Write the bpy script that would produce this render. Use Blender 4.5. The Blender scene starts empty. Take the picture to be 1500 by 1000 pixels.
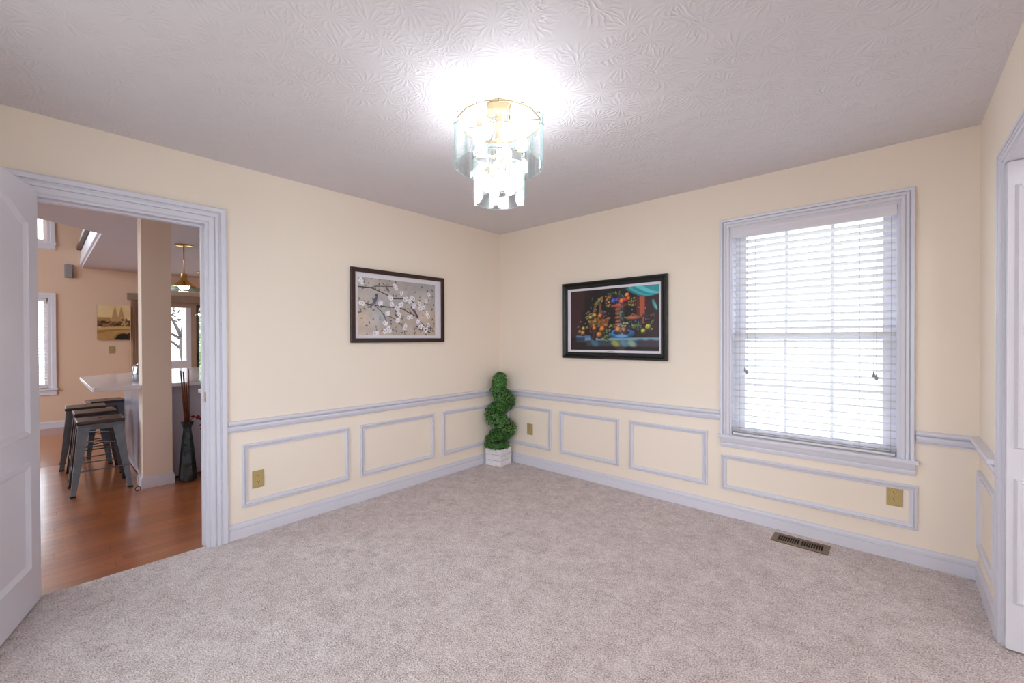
import bpy, math, random
import numpy as np
from mathutils import Vector, Matrix
random.seed(7)
SC = bpy.context.scene
COL = SC.collection
PI = math.pi

# ------------------------------------------------------------------ camera
W_ROOM, H_ROOM, Y_FRONT = 3.54, 2.44, -3.82
CAM_POS = Vector((3.1973, -3.3663, 1.3055))
YAW, PITCH, ROLL = 0.7325526, -0.0066710, -0.0029523
cd = bpy.data.cameras.new('camera'); cam = bpy.data.objects.new('camera', cd); COL.objects.link(cam)
cd.sensor_width = 36.0; cd.lens = 621.74 / 1500 * 36.0
cd.clip_start = 0.02; cd.clip_end = 300
_F = Vector((-math.sin(YAW) * math.cos(PITCH), math.cos(YAW) * math.cos(PITCH), math.sin(PITCH)))
_R = Vector((math.cos(YAW), math.sin(YAW), 0)); _U = _R.cross(_F)
_R2 = _R * math.cos(ROLL) + _U * math.sin(ROLL); _U2 = -_R * math.sin(ROLL) + _U * math.cos(ROLL)
_m = Matrix((_R2, _U2, -_F)).transposed().to_4x4(); _m.translation = CAM_POS
cam.matrix_world = _m
SC.camera = cam

# ------------------------------------------------------------------ world, exposure
SKY_STRENGTH = 3.7
BULB_STRENGTH = 46.0
HALL_FILL_STRENGTH = 40.0  # for the unseen fill lamps added in the hall
PENDANT_STRENGTH = 70.0
world = bpy.data.worlds.new('world'); SC.world = world; world.use_nodes = True
bg = world.node_tree.nodes['Background']
bg.inputs[0].default_value = (0.84, 0.92, 1.0, 1); bg.inputs[1].default_value = SKY_STRENGTH
SC.view_settings.view_transform = 'Standard'; SC.view_settings.look = 'None'
SC.view_settings.exposure = 0.50; SC.view_settings.gamma = 1.0; SC.view_settings.use_curve_mapping = False
SC.cycles.use_denoising = True
SC.cycles.transparent_max_bounces = 32
SC.cycles.max_bounces = 10; SC.cycles.diffuse_bounces = 6
SC.cycles.sample_clamp_indirect = 6.0
SC.cycles.caustics_reflective = False; SC.cycles.caustics_refractive = False


def portal(loc, rot, sx, sy):
    """sampling aid for the daylight that enters through a modelled window opening; gives off no light itself"""
    ld = bpy.data.lights.new('window_portal', 'AREA'); ld.shape = 'RECTANGLE'; ld.size = sx; ld.size_y = sy
    ld.cycles.is_portal = True
    o = bpy.data.objects.new('window_portal', ld); COL.objects.link(o); o.location = loc; o.rotation_euler = rot


# area light -Z is the emitting side
portal((2.765, 0.20, 1.35), (-PI / 2, 0, 0), 0.95, 1.5)        # back window
portal((1.9, -3.99, 1.335), (PI / 2, 0, 0), 2.1, 1.57)        # added window behind the camera
portal((6.76, -2.8, 1.45), (0, PI / 2, 0), 1.5, 1.4)            # added hall window, out of view
portal((-6.24, -1.35, 1.0), (0, -PI / 2, 0), 2.0, 1.9)          # sliding door
portal((-6.24, -3.72, 1.25), (0, -PI / 2, 0), 1.3, 0.86)        # far lower window
portal((-6.24, -3.72, 3.5), (0, -PI / 2, 0), 1.5, 0.86)         # far upper window
portal((-3.6, -6.75, 2.3), (PI / 2, 0, 0), 3.4, 3.4)            # unseen family room window, put in to light the kitchen


# ------------------------------------------------------------------ materials
def srgb(*c):
    return tuple((v / 12.92 if v <= 0.04045 else ((v + 0.055) / 1.055) ** 2.4) for v in [x / 255 for x in c])


class NT:
    def __init__(s, name):
        s.m = bpy.data.materials.new(name); s.m.use_nodes = True
        s.t = s.m.node_tree; s.n = s.t.nodes; s.b = s.n['Principled BSDF']; s.out = s.n['Material Output']

    def node(s, typ, **kw):
        x = s.n.new(typ)
        for k, v in kw.items():
            if k.startswith('i_'):
                x.inputs[int(k[2:])].default_value = v
            else:
                setattr(x, k, v)
        return x

    def link(s, a, b): s.t.links.new(a, b)

    def ramp(s, fac, stops):
        r = s.node('ShaderNodeValToRGB'); e = r.color_ramp.elements
        while len(e) < len(stops): e.new(0.5)
        for i, (p, c) in enumerate(stops): e[i].position = p; e[i].color = (*c, 1)
        s.link(fac, r.inputs[0]); return r.outputs[0]

    def coords(s, which='Object', scale=(1, 1, 1)):
        tc = s.node('ShaderNodeTexCoord'); mp = s.node('ShaderNodeMapping'); mp.inputs['Scale'].default_value = scale
        s.link(tc.outputs[which], mp.inputs[0]); return mp.outputs[0]

    def noise(s, vec, scale, detail=3, rough=0.5):
        x = s.node('ShaderNodeTexNoise'); x.inputs['Scale'].default_value = scale
        x.inputs['Detail'].default_value = detail; x.inputs['Roughness'].default_value = rough
        s.link(vec, x.inputs['Vector']); return x.outputs['Fac']

    def bump(s, h, strength, dist):
        b = s.node('ShaderNodeBump'); b.inputs['Strength'].default_value = strength
        b.inputs['Distance'].default_value = dist
        s.link(h, b.inputs['Height']); s.link(b.outputs[0], s.b.inputs['Normal']); return b

    def math(s, op, a, b=None):
        x = s.node('ShaderNodeMath', operation=op)
        for i, v in enumerate((a, b)):
            if v is None: continue
            if isinstance(v, (int, float)): x.inputs[i].default_value = v
            else: s.link(v, x.inputs[i])
        return x.outputs[0]


def simple(name, col, rough=0.5, metal=0.0, var=0.04, scale=6.0, bump=0.0, bscale=200, bdist=0.001, **inp):
    t = NT(name); t.b.inputs['Roughness'].default_value = rough; t.b.inputs['Metallic'].default_value = metal
    v = t.coords(); f = t.noise(v, scale)
    lo = tuple(c * (1 - var) for c in col); hi = tuple(min(1, c * (1 + var)) for c in col)
    t.link(t.ramp(f, [(0.3, lo), (0.7, hi)]), t.b.inputs['Base Color'])
    if bump: t.bump(t.noise(v, bscale, 2), bump, bdist)
    for k, val in inp.items(): t.b.inputs[k.replace('_', ' ')].default_value = val
    return t.m


M = {}
M['wall'] = simple('cream_wall_paint', srgb(244, 231, 216), 0.75, var=0.008, scale=1.5, bump=0.12, bscale=260, bdist=0.0008)
M['kwall'] = simple('peach_wall_paint', srgb(226, 196, 172), 0.75, var=0.01, scale=1.5, bump=0.1, bscale=260, bdist=0.0008)
M['colpaint'] = simple('beige_column_paint', srgb(232, 216, 202), 0.75, var=0.01, scale=1.5)
M['trim'] = simple('white_trim_paint', srgb(221, 220, 230), 0.35, var=0.012, scale=3)
M['door'] = simple('white_door_paint', srgb(219, 218, 226), 0.35, var=0.012, scale=3, bump=0.08, bscale=300, bdist=0.0005)
M['kceil'] = simple('kitchen_ceiling_paint', srgb(206, 200, 208), 0.85, var=0.015, bump=0.4, bscale=90, bdist=0.003)
M['brass'] = simple('brass', srgb(214, 170, 90), 0.22, 1.0, var=0.05)
M['gold'] = simple('pale_gold', srgb(222, 196, 140), 0.18, 1.0, var=0.05)
M['blind'] = simple('white_blind', srgb(229, 227, 228), 0.45, var=0.01)
M['cord'] = simple('grey_cord', srgb(150, 148, 152), 0.7)
M['valance'] = simple('white_valance', srgb(226, 223, 231), 0.4, var=0.01)
M['dark_frame'] = simple('espresso_frame', srgb(52, 27, 21), 0.35, var=0.12, scale=30)
M['black_frame'] = simple('black_frame', srgb(10, 9, 11), 0.3, var=0.02)
M['mat'] = simple('white_mat_board', srgb(226, 222, 230), 0.7, var=0.005)
M['plate'] = simple('almond_gold_plate', srgb(190, 168, 112), 0.35, 0.3, var=0.04)
M['recept'] = simple('almond_receptacle', srgb(196, 170, 112), 0.4, var=0.03)
M['slot'] = simple('dark_slot', srgb(40, 28, 18), 0.6)
M['vent'] = simple('bronze_register', srgb(128, 106, 84), 0.4, 0.45, var=0.06)
M['ventdark'] = simple('register_duct_dark', srgb(16, 12, 10), 0.8)
M['gun'] = simple('gunmetal', srgb(92, 93, 99), 0.38, 0.8, var=0.15, scale=14)
M['seat'] = simple('dark_seat', srgb(44, 32, 34), 0.32, var=0.1, scale=10, Coat_Weight=0.1)
M['rubber'] = simple('black_rubber', srgb(20, 20, 22), 0.6)
M['cabinet'] = simple('lilac_grey_cabinet', srgb(186, 182, 194), 0.3, var=0.02, scale=2)
M['steel'] = simple('brushed_panel', srgb(176, 174, 190), 0.28, 0.55, var=0.08, scale=3)
M['quartz'] = simple('white_quartz', srgb(226, 224, 234), 0.12, var=0.02, scale=30)
M['whitecab'] = simple('white_cabinet', srgb(226, 226, 236), 0.3, var=0.01)
M['bulbglass_rim'] = simple('frosted_rim', srgb(235, 235, 235), 0.3)
M['stick'] = simple('dried_reed', srgb(104, 52, 28), 0.6, var=0.3, scale=20)
M['red'] = simple('red_petal', srgb(140, 26, 30), 0.5, var=0.2, scale=40)
M['stem'] = simple('topiary_trunk', srgb(84, 44, 34), 0.8, var=0.25, scale=40)
M['soil'] = simple('planter_moss', srgb(52, 50, 32), 0.95, var=0.3, scale=60)
M['tan'] = simple('tan_frame', srgb(166, 142, 126), 0.5)
M['tanblind'] = simple('tan_vertical_blind', srgb(196, 160, 130), 0.6)
M['valbrown'] = simple('taupe_valance', srgb(150, 128, 110), 0.6)
M['greyframe'] = simple('dark_grey_frame', srgb(86, 84, 92), 0.4, 0.3)
M['sconce'] = simple('grey_metal', srgb(150, 148, 150), 0.35, 0.5)
M['switch'] = simple('brass_switch_plate', srgb(176, 150, 112), 0.35, 0.4)
M['canvas_edge'] = simple('canvas_edge', srgb(96, 70, 46), 0.7, var=0.2)
M['walnut'] = simple('brown_rail_wood', srgb(84, 46, 30), 0.35, var=0.2, scale=12)
M['bark'] = simple('grey_bark', srgb(92, 84, 82), 0.9, var=0.3, scale=14)
M['ground'] = simple('pale_concrete_ground', srgb(190, 190, 184), 0.9, var=0.06, scale=1.2)
M['grass'] = simple('lawn', srgb(116, 142, 84), 0.95, var=0.2, scale=5)
M['chrome'] = simple('steel_pot', srgb(170, 172, 178), 0.15, 0.9)
M['porch'] = simple('white_porch_paint', srgb(220, 224, 232), 0.6)
M['dirt'] = simple('subfloor', srgb(90, 70, 55), 0.9)


def m_planter():
    t = NT('whitewashed_board'); v = t.coords(scale=(6, 6, 60)); f = t.noise(v, 6, 4, 0.6)
    t.link(t.ramp(f, [(0.3, srgb(226, 222, 228)), (0.72, srgb(250, 249, 252))]), t.b.inputs['Base Color'])
    t.b.inputs['Roughness'].default_value = 0.6; t.bump(f, 0.3, 0.001); return t.m


def m_carpet():
    t = NT('beige_carpet'); v = t.coords()
    fine = t.noise(v, 150, 2, 0.6); mid = t.noise(v, 26, 5, 0.75); big = t.noise(v, 8.0, 5, 0.62)
    vo = t.node('ShaderNodeTexVoronoi'); vo.inputs['Scale'].default_value = 170; t.link(v, vo.inputs['Vector'])
    s = t.math('ADD', t.math('MULTIPLY', fine, 0.80), t.math('MULTIPLY', mid, 0.36))
    s = t.math('ADD', s, t.math('MULTIPLY', big, 0.26))
    t.link(t.ramp(s, [(0.50, srgb(138, 121, 118)), (0.69, srgb(212, 197, 194)), (0.90, srgb(253, 244, 243))]), t.b.inputs['Base Color'])
    t.b.inputs['Roughness'].default_value = 1.0; t.b.inputs['Specular IOR Level'].default_value = 0.05
    t.b.inputs['Sheen Weight'].default_value = 0.2
    h = t.math('ADD', t.math('MULTIPLY', vo.outputs['Distance'], -1.0), t.math('MULTIPLY', fine, 1.5))
    h = t.math('ADD', h, t.math('MULTIPLY', big, 1.2))
    t.bump(h, 0.8, 0.006); return t.m


def m_ceiling():
    """stomped plaster: crow's-foot ridges fanning out of scattered centres"""
    t = NT('stomped_plaster_ceiling'); v = t.coords()
    dn = t.node('ShaderNodeTexNoise'); dn.inputs['Scale'].default_value = 9.0; t.link(v, dn.inputs['Vector'])
    hs = []
    for k, (sc, off) in enumerate(((5.0, 0.0), (5.4, 3.7))):
        mp = t.node('ShaderNodeMapping'); mp.inputs['Location'].default_value = (off, off * 0.7, 0); t.link(v, mp.inputs[0])
        fl = t.node('ShaderNodeVectorMath', operation='MULTIPLY'); t.link(mp.outputs[0], fl.inputs[0]); fl.inputs[1].default_value = (1, 1, 0)
        vo = t.node('ShaderNodeTexVoronoi'); vo.voronoi_dimensions = '2D'; vo.inputs['Scale'].default_value = sc; vo.inputs['Randomness'].default_value = 0.85
        t.link(fl.outputs[0], vo.inputs['Vector'])
        sub = t.node('ShaderNodeVectorMath', operation='SUBTRACT'); t.link(fl.outputs[0], sub.inputs[0]); t.link(vo.outputs['Position'], sub.inputs[1])
        sp = t.node('ShaderNodeSeparateXYZ'); t.link(sub.outputs[0], sp.inputs[0])
        ang = t.math('ARCTAN2', sp.outputs[1], sp.outputs[0])
        a = t.math('ADD', t.math('MULTIPLY', ang, 9.0), t.math('MULTIPLY', dn.outputs['Fac'], 9.0))
        ridge = t.math('POWER', t.math('ABSOLUTE', t.math('SINE', a)), 5.0)
        d = vo.outputs['Distance']
        mr = t.node('ShaderNodeMapRange'); mr.inputs[1].default_value = 0.08; mr.inputs[2].default_value = 0.25; t.link(d, mr.inputs[0])
        mr2 = t.node('ShaderNodeMapRange'); mr2.inputs[1].default_value = 0.62; mr2.inputs[2].default_value = 0.38; t.link(d, mr2.inputs[0])
        hs.append(t.math('MULTIPLY', ridge, t.math('MULTIPLY', mr.outputs[0], mr2.outputs[0])))
    h = t.math('MAXIMUM', hs[0], hs[1])
    h = t.math('ADD', h, t.math('MULTIPLY', t.noise(v, 120, 3), 0.25))
    t.b.inputs['Base Color'].default_value = (*srgb(222, 217, 221), 1); t.b.inputs['Roughness'].default_value = 0.8
    t.bump(h, 0.46, 0.004); return t.m


def m_plank():
    t = NT('oak_plank'); v = t.coords(scale=(40, 1.2, 40))
    oi = t.node('ShaderNodeObjectInfo')
    mp = t.node('ShaderNodeVectorMath', operation='ADD'); t.link(v, mp.inputs[0])
    cm = t.node('ShaderNodeCombineXYZ'); r = t.math('MULTIPLY', oi.outputs['Random'], 40.0)
    t.link(r, cm.inputs[0]); t.link(r, cm.inputs[1]); t.link(cm.outputs[0], mp.inputs[1])
    g = t.noise(mp.outputs[0], 2.2, 6, 0.65)
    s = t.math('ADD', t.math('MULTIPLY', g, 0.6), t.math('MULTIPLY', oi.outputs['Random'], 0.22))
    t.link(t.ramp(s, [(0.2, srgb(146, 80, 40)), (0.42, srgb(172, 98, 50)), (0.7, srgb(196, 122, 66))]), t.b.inputs['Base Color'])
    t.b.inputs['Roughness'].default_value = 0.3; t.b.inputs['Coat Weight'].default_value = 1.0; t.b.inputs['Coat Roughness'].default_value = 0.15
    return t.m


def m_farwood():
    t = NT('oak_floor_far'); v = t.coords(scale=(1, 1, 1))
    br = t.node('ShaderNodeTexBrick'); t.link(t.coords(scale=(1, 1, 1)), br.inputs['Vector'])
    mp = t.node('ShaderNodeMapping'); mp.inputs['Rotation'].default_value = (0, 0, PI / 2); t.link(v, mp.inputs[0]); t.link(mp.outputs[0], br.inputs['Vector'])
    br.inputs['Scale'].default_value = 1; br.inputs['Brick Width'].default_value = 1.1; br.inputs['Row Height'].default_value = 0.083
    br.inputs['Mortar Size'].default_value = 0.001
    br.inputs['Color1'].default_value = (*srgb(150, 82, 42), 1); br.inputs['Color2'].default_value = (*srgb(178, 106, 56), 1); br.inputs['Mortar'].default_value = (*srgb(70, 36, 18), 1)
    t.link(br.outputs['Color'], t.b.inputs['Base Color']); t.b.inputs['Roughness'].default_value = 0.22
    t.b.inputs['Coat Weight'].default_value = 0.4; t.b.inputs['Coat Roughness'].default_value = 0.12; return t.m


def m_pane(tint=(0.98, 0.99, 0.99), gloss=0.05):
    t = NT('clear_pane'); t.n.remove(t.b)
    tr = t.node('ShaderNodeBsdfTransparent'); tr.inputs[0].default_value = (*tint, 1)
    gl = t.node('ShaderNodeBsdfGlossy'); gl.inputs['Roughness'].default_value = 0.02
    mx = t.node('ShaderNodeMixShader'); mx.inputs[0].default_value = gloss
    t.link(tr.outputs[0], mx.inputs[1]); t.link(gl.outputs[0], mx.inputs[2]); t.link(mx.outputs[0], t.out.inputs[0]); return t.m


def m_crystal():
    """clear lamp glass with etched vertical ribs below a clear top band"""
    t = NT('etched_lamp_glass'); t.n.remove(t.b)
    tc = t.node('ShaderNodeTexCoord'); sp = t.node('ShaderNodeSeparateXYZ'); t.link(tc.outputs['Object'], sp.inputs[0])
    rib = t.math('POWER', t.math('ABSOLUTE', t.math('SINE', t.math('MULTIPLY', sp.outputs[0], 420.0))), 3.0)
    lim = t.math('LESS_THAN', sp.outputs[2], 0.172)
    mid = t.math('LESS_THAN', t.math('ABSOLUTE', sp.outputs[0]), 0.042)
    ribm = t.math('MULTIPLY', t.math('MULTIPLY', rib, lim), mid)
    tr = t.node('ShaderNodeBsdfTransparent'); t.link(t.ramp(ribm, [(0.0, (0.96, 0.985, 0.985)), (1.0, (0.66, 0.69, 0.71))]), tr.inputs[0])
    gl = t.node('ShaderNodeBsdfGlossy'); gl.inputs['Roughness'].default_value = 0.06
    tl = t.node('ShaderNodeBsdfTranslucent'); tl.inputs[0].default_value = (0.93, 0.95, 0.96, 1)
    fr = t.node('ShaderNodeFresnel'); fr.inputs[0].default_value = 1.5
    m1 = t.node('ShaderNodeMixShader'); t.link(t.math('MULTIPLY', fr.outputs[0], 0.3), m1.inputs[0]); t.link(tr.outputs[0], m1.inputs[1]); t.link(gl.outputs[0], m1.inputs[2])
    m2 = t.node('ShaderNodeMixShader'); t.link(t.math('ADD', t.math('MULTIPLY', ribm, 0.07), 0.012), m2.inputs[0])
    t.link(m1.outputs[0], m2.inputs[1]); t.link(tl.outputs[0], m2.inputs[2]); t.link(m2.outputs[0], t.out.inputs[0]); return t.m


def m_edge():
    t = NT('green_glass_edge'); t.n.remove(t.b)
    tr = t.node('ShaderNodeBsdfTransparent'); tr.inputs[0].default_value = (0.72, 0.93, 0.92, 1)
    df = t.node('ShaderNodeBsdfTranslucent'); df.inputs[0].default_value = (0.6, 0.88, 0.87, 1)
    mx = t.node('ShaderNodeMixShader'); mx.inputs[0].default_value = 0.12
    t.link(tr.outputs[0], mx.inputs[1]); t.link(df.outputs[0], mx.inputs[2]); t.link(mx.outputs[0], t.out.inputs[0]); return t.m


def m_emit(name, col, strength):
    t = NT(name); t.n.remove(t.b); e = t.node('ShaderNodeEmission'); e.inputs[0].default_value = (*col, 1); e.inputs[1].default_value = strength
    t.link(e.outputs[0], t.out.inputs[0]); return t.m


def m_leaf(name, stops, scale=60, trans=0.2):
    t = NT(name); v = t.coords(); f = t.noise(v, scale, 2, 0.6)
    t.link(t.ramp(f, stops), t.b.inputs['Base Color']); t.b.inputs['Roughness'].default_value = 0.45
    return t.m


def m_attr(name, rough=0.5, coat=0.0):
    t = NT(name); a = t.node('ShaderNodeAttribute', attribute_name='print'); t.link(a.outputs['Color'], t.b.inputs['Base Color'])
    t.b.inputs['Roughness'].default_value = rough; t.b.inputs['Coat Weight'].default_value = coat; return t.m


def m_vase():
    t = NT('dark_teal_glass'); v = t.coords(); f = t.noise(v, 9, 2)
    t.link(t.ramp(f, [(0.3, srgb(8, 26, 34)), (0.7, srgb(14, 50, 62))]), t.b.inputs['Base Color'])
    t.b.inputs['Roughness'].default_value = 0.08; t.b.inputs['Coat Weight'].default_value = 0.5; return t.m


M['planter'] = m_planter(); M['carpet'] = m_carpet(); M['ceiling'] = m_ceiling(); M['plank'] = m_plank(); M['farwood'] = m_farwood()
M['pane'] = m_pane(); M['crystal'] = m_crystal(); M['glass_edge'] = m_edge()
M['disc'] = m_pane((0.66, 0.86, 0.84), 0.2)
M['bulb'] = m_emit('lit_bulb', (0.99, 0.97, 1.0), BULB_STRENGTH)
M['fill_globe'] = m_emit('lit_fill_globe', (0.90, 0.94, 1.0), HALL_FILL_STRENGTH)
M['pendant_bulb'] = m_emit('lit_pendant_bulb', (1.0, 0.9, 0.75), PENDANT_STRENGTH)
M['leaf'] = m_leaf('boxwood_leaf', [(0.3, srgb(24, 60, 22)), (0.5, srgb(58, 116, 46)), (0.68, srgb(128, 178, 92))], 85)
M['shrubleaf'] = m_leaf('garden_leaf', [(0.3, srgb(70, 120, 40)), (0.7, srgb(150, 200, 90))], 3)
M['print'] = m_attr('art_print', 0.45, 0.15); M['print_canvas'] = m_attr('canvas_print', 0.7)
M['vase'] = m_vase()


# ------------------------------------------------------------------ mesh helpers
class MB:
    def __init__(s): s.v = []; s.f = []; s.mi = []

    def add(s, verts, faces, mi=0):
        o = len(s.v); s.v += [tuple(x) for x in verts]
        s.f += [tuple(i + o for i in f) for f in faces]; s.mi += [mi] * len(faces); return s

    def box(s, x0, x1, y0, y1, z0, z1, mi=0):
        return s.add([(x0, y0, z0), (x1, y0, z0), (x1, y1, z0), (x0, y1, z0), (x0, y0, z1), (x1, y0, z1), (x1, y1, z1), (x0, y1, z1)],
                     [(0, 3, 2, 1), (4, 5, 6, 7), (0, 1, 5, 4), (1, 2, 6, 5), (2, 3, 7, 6), (3, 0, 4, 7)], mi)

    def prism(s, poly, z0, z1, mi=0):
        """poly counter-clockwise in x, y"""
        n = len(poly)
        return s.add([(x, y, z0) for x, y in poly] + [(x, y, z1) for x, y in poly],
                     [tuple(range(n - 1, -1, -1)), tuple(range(n, 2 * n))] + [(i, (i + 1) % n, n + (i + 1) % n, n + i) for i in range(n)], mi)

    def lathe(s, prof, n=24, c=(0, 0, 0), mi=0):
        vs = []; fs = []
        for r, z in prof:
            for i in range(n):
                a = 2 * PI * i / n; vs.append((c[0] + r * math.cos(a), c[1] + r * math.sin(a), c[2] + z))
        for k in range(len(prof) - 1):
            for i in range(n):
                j = (i + 1) % n; fs.append((k * n + i, k * n + j, (k + 1) * n + j, (k + 1) * n + i))
        fs.append(tuple(range(n - 1, -1, -1))); fs.append(tuple(range((len(prof) - 1) * n, len(prof) * n)))
        return s.add(vs, fs, mi)

    def tube(s, pts, rad, n=8, mi=0):
        pts = [Vector(q) for q in pts]; rads = rad if isinstance(rad, (list, tuple)) else [rad] * len(pts)
        vs = []; fs = []; up = None
        for k, q in enumerate(pts):
            d = (pts[min(k + 1, len(pts) - 1)] - pts[max(k - 1, 0)]).normalized()
            if up is None: up = d.orthogonal().normalized()
            up = (up - d * up.dot(d)).normalized(); sd = d.cross(up)
            for i in range(n):
                a = 2 * PI * i / n; vs.append(q + (up * math.cos(a) + sd * math.sin(a)) * rads[k])
        for k in range(len(pts) - 1):
            for i in range(n):
                j = (i + 1) % n; fs.append((k * n + i, k * n + j, (k + 1) * n + j, (k + 1) * n + i))
        fs.append(tuple(range(n - 1, -1, -1))); fs.append(tuple(range((len(pts) - 1) * n, len(pts) * n)))
        return s.add(vs, fs, mi)

    def sweep(s, path, prof, closed=True, mi=0):
        """path of (s, z) in the wall plane; prof of (u, v): u to the LEFT of travel, v out of the wall (local -y). Mitred."""
        n = len(path); ring = len(prof); vs = []; fs = []
        for i in range(n):
            p = Vector(path[i])
            a = Vector(path[i - 1]) if (closed or i > 0) else None
            b = Vector(path[(i + 1) % n]) if (closed or i < n - 1) else None
            d1 = (p - a).normalized() if a is not None else None
            d2 = (b - p).normalized() if b is not None else None
            if d1 is None: d1 = d2
            if d2 is None: d2 = d1
            n1 = Vector((-d1.y, d1.x)); n2 = Vector((-d2.y, d2.x))
            m = (n1 + n2); m = m / max(1e-6, m.dot(n1))
            for u, v in prof: vs.append((p.x + m.x * u, -v, p.y + m.y * u))
        segs = n if closed else n - 1
        for i in range(segs):
            j = (i + 1) % n
            for k in range(ring):
                l = (k + 1) % ring
                fs.append((i * ring + k, i * ring + l, j * ring + l, j * ring + k))
        if not closed:
            fs.append(tuple(range(ring))); fs.append(tuple(range((n - 1) * ring + ring - 1, (n - 1) * ring - 1, -1)))
        return s.add(vs, fs, mi)

    def build(s, name, mat, parent=None, loc=(0, 0, 0), rotz=0, smooth=False, bevel=0):
        me = bpy.data.meshes.new(name); me.from_pydata([tuple(x) for x in s.v], [], s.f)
        for m in (mat if isinstance(mat, (list, tuple)) else [mat]): me.materials.append(M[m])
        me.polygons.foreach_set('material_index', s.mi)
        me.update()
        import bmesh
        bm = bmesh.new(); bm.from_mesh(me); bmesh.ops.recalc_face_normals(bm, faces=bm.faces)
        if bevel: bmesh.ops.bevel(bm, geom=list(bm.edges), offset=bevel, segments=2, affect='EDGES', profile=0.6)
        bm.to_mesh(me); bm.free()
        if smooth:
            for p in me.polygons: p.use_smooth = True
            if smooth is not True: me.set_sharp_from_angle(angle=smooth)
        o = bpy.data.objects.new(name, me); COL.objects.link(o); o.location = loc; o.rotation_euler = (0, 0, rotz)
        if parent is not None: o.parent = parent
        return o


SM = math.radians(40)


def tag(o, label, cat=None, group=None, kind=None):
    o['label'] = label
    if cat: o['category'] = cat
    if group: o['group'] = group
    if kind: o['kind'] = kind
    return o


def thing(name, label, cat, loc=(0, 0, 0), rotz=0, group=None, kind=None):
    o = bpy.data.objects.new(name, None); COL.objects.link(o); o.empty_display_size = 0.1
    o.location = loc; o.rotation_euler = (0, 0, rotz); return tag(o, label, cat, group, kind)


def struct(o, label, cat): return tag(o, label, cat, kind='structure')


def piece(mesh, name, parent, loc=(0, 0, 0), rot=(0, 0, 0)):
    o = bpy.data.objects.new(name, mesh); COL.objects.link(o); o.parent = parent; o.location = loc; o.rotation_euler = rot; return o


def copy_tree(o, parent=None):
    c = o.copy(); COL.objects.link(c); c.parent = parent
    for ch in list(o.children): copy_tree(ch, c)
    return c


def holed(mb, axis, t0, t1, s0, s1, z0, z1, holes):
    """wall slab with rectangular holes (s0, s1, z0, z1); axis 'x': the slab is t in x, s in y"""
    ss = sorted({s0, s1, *[h for H in holes for h in H[:2]]}); zs = sorted({z0, z1, *[h for H in holes for h in H[2:]]})
    for a, b in zip(ss, ss[1:]):
        run = None
        for c, d in zip(zs, zs[1:]):
            solid = not any(H[0] <= a and b <= H[1] and H[2] <= c and d <= H[3] for H in holes)
            if solid: run = (run[0], d) if run else (c, d)
            if run and (not solid or d == zs[-1]):
                if axis == 'x': mb.box(t0, t1, a, b, *run)
                else: mb.box(a, b, t0, t1, *run)
                run = None
    return mb


# ------------------------------------------------------------------ room shell
XK = -6.08                                    # far kitchen wall
DY0, DY1, DZ = -3.412, -2.655, 2.045          # doorway to the kitchen (rough opening)
OY0, OY1, OZ = -3.20, -0.632, 2.05            # opening to the hall, widened to let in more light
struct(MB().box(-0.035, 6.6, -3.95, 0.0, -0.10, 0.0).build('floor', 'carpet'), 'beige cut-pile carpet covering the empty room', 'carpet')
struct(MB().box(-0.12, 6.6, -3.95, 0.16, H_ROOM, H_ROOM + 0.12).build('ceiling', 'ceiling'), 'white stomp-textured plaster ceiling of the cream room', 'ceiling')
wl = struct(holed(MB(), 'x', -0.12, 0.0, -6.7, 0.6, 0.0, 5.2, [(DY0, DY1, 0.0, DZ)]).build('wall_left', ['wall']), 'cream wall with the doorway to the kitchen', 'wall')
wb = struct(holed(MB(), 'y', 0.0, 0.16, 0.0, 6.6, 0.0, H_ROOM, [(2.30, 3.23, 0.585, 2.105)]).build('wall_back', 'wall'), 'cream wall with the window and the fruit still life', 'wall')
wr = struct(holed(MB(), 'x', W_ROOM, W_ROOM + 0.12, -3.82, 0.0, 0.0, H_ROOM, [(OY0, OY1, 0.0, OZ)]).build('wall_right', 'wall'), 'narrow cream wall beside the white hall door', 'wall')
wf = struct(holed(MB(), 'y', -3.95, -3.82, 0, 6.6, 0, H_ROOM, [(0.85, 2.95, 0.55, 2.12)]).build('wall_front', 'wall'), 'cream wall opposite the window', 'wall')  # hole for the window added behind the camera
struct(holed(MB(), 'x', 6.6, 6.72, -3.95, 0.16, 0, H_ROOM, [(-3.5, -2.1, 0.7, 2.2)]).build('wall_hall_side', 'wall'), 'outer wall of the adjoining hall', 'wall')  # window hole added out of view to send daylight into the room
# kitchen and family room behind the doorway
struct(holed(MB(), 'x', XK - 0.14, XK, -6.7, 0.6, 0, 5.2,
             [(-4.15, -3.287, 0.595, 1.92), (-4.15, -3.287, 2.745, 4.2), (-2.20, -1.575, 0.93, 1.865), (-1.50, -0.35, 0.03, 1.93)]).build('wall_kitchen_far', 'kwall'),
       'peach far wall of the kitchen with windows and canvas print', 'wall')
struct(MB().box(XK, -0.12, 0.48, 0.6, 0, 5.2).build('wall_kitchen_side', 'kwall'), 'peach side wall of the kitchen', 'wall')
struct(holed(MB(), 'y', -6.7, -6.58, XK, -0.12, 0, 5.2, [(-5.3, -1.9, 0.4, 3.8)]).build('wall_family_side', 'kwall'), 'peach side wall of the tall family room', 'wall')  # large unseen window hole put in to light the kitchen side
struct(MB().box(XK - 0.14, 0, -6.7, 0.6, 5.2, 5.3).build('ceiling_family', 'kceil'), 'high ceiling over the family room', 'ceiling')
KC = 2.41
kc_poly = [(-0.12, 0.48), (XK, 0.48), (XK, -2.93), (-2.945, -2.93), (-2.585, -3.37), (-1.95, -4.15), (-0.12, -4.15)]
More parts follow.
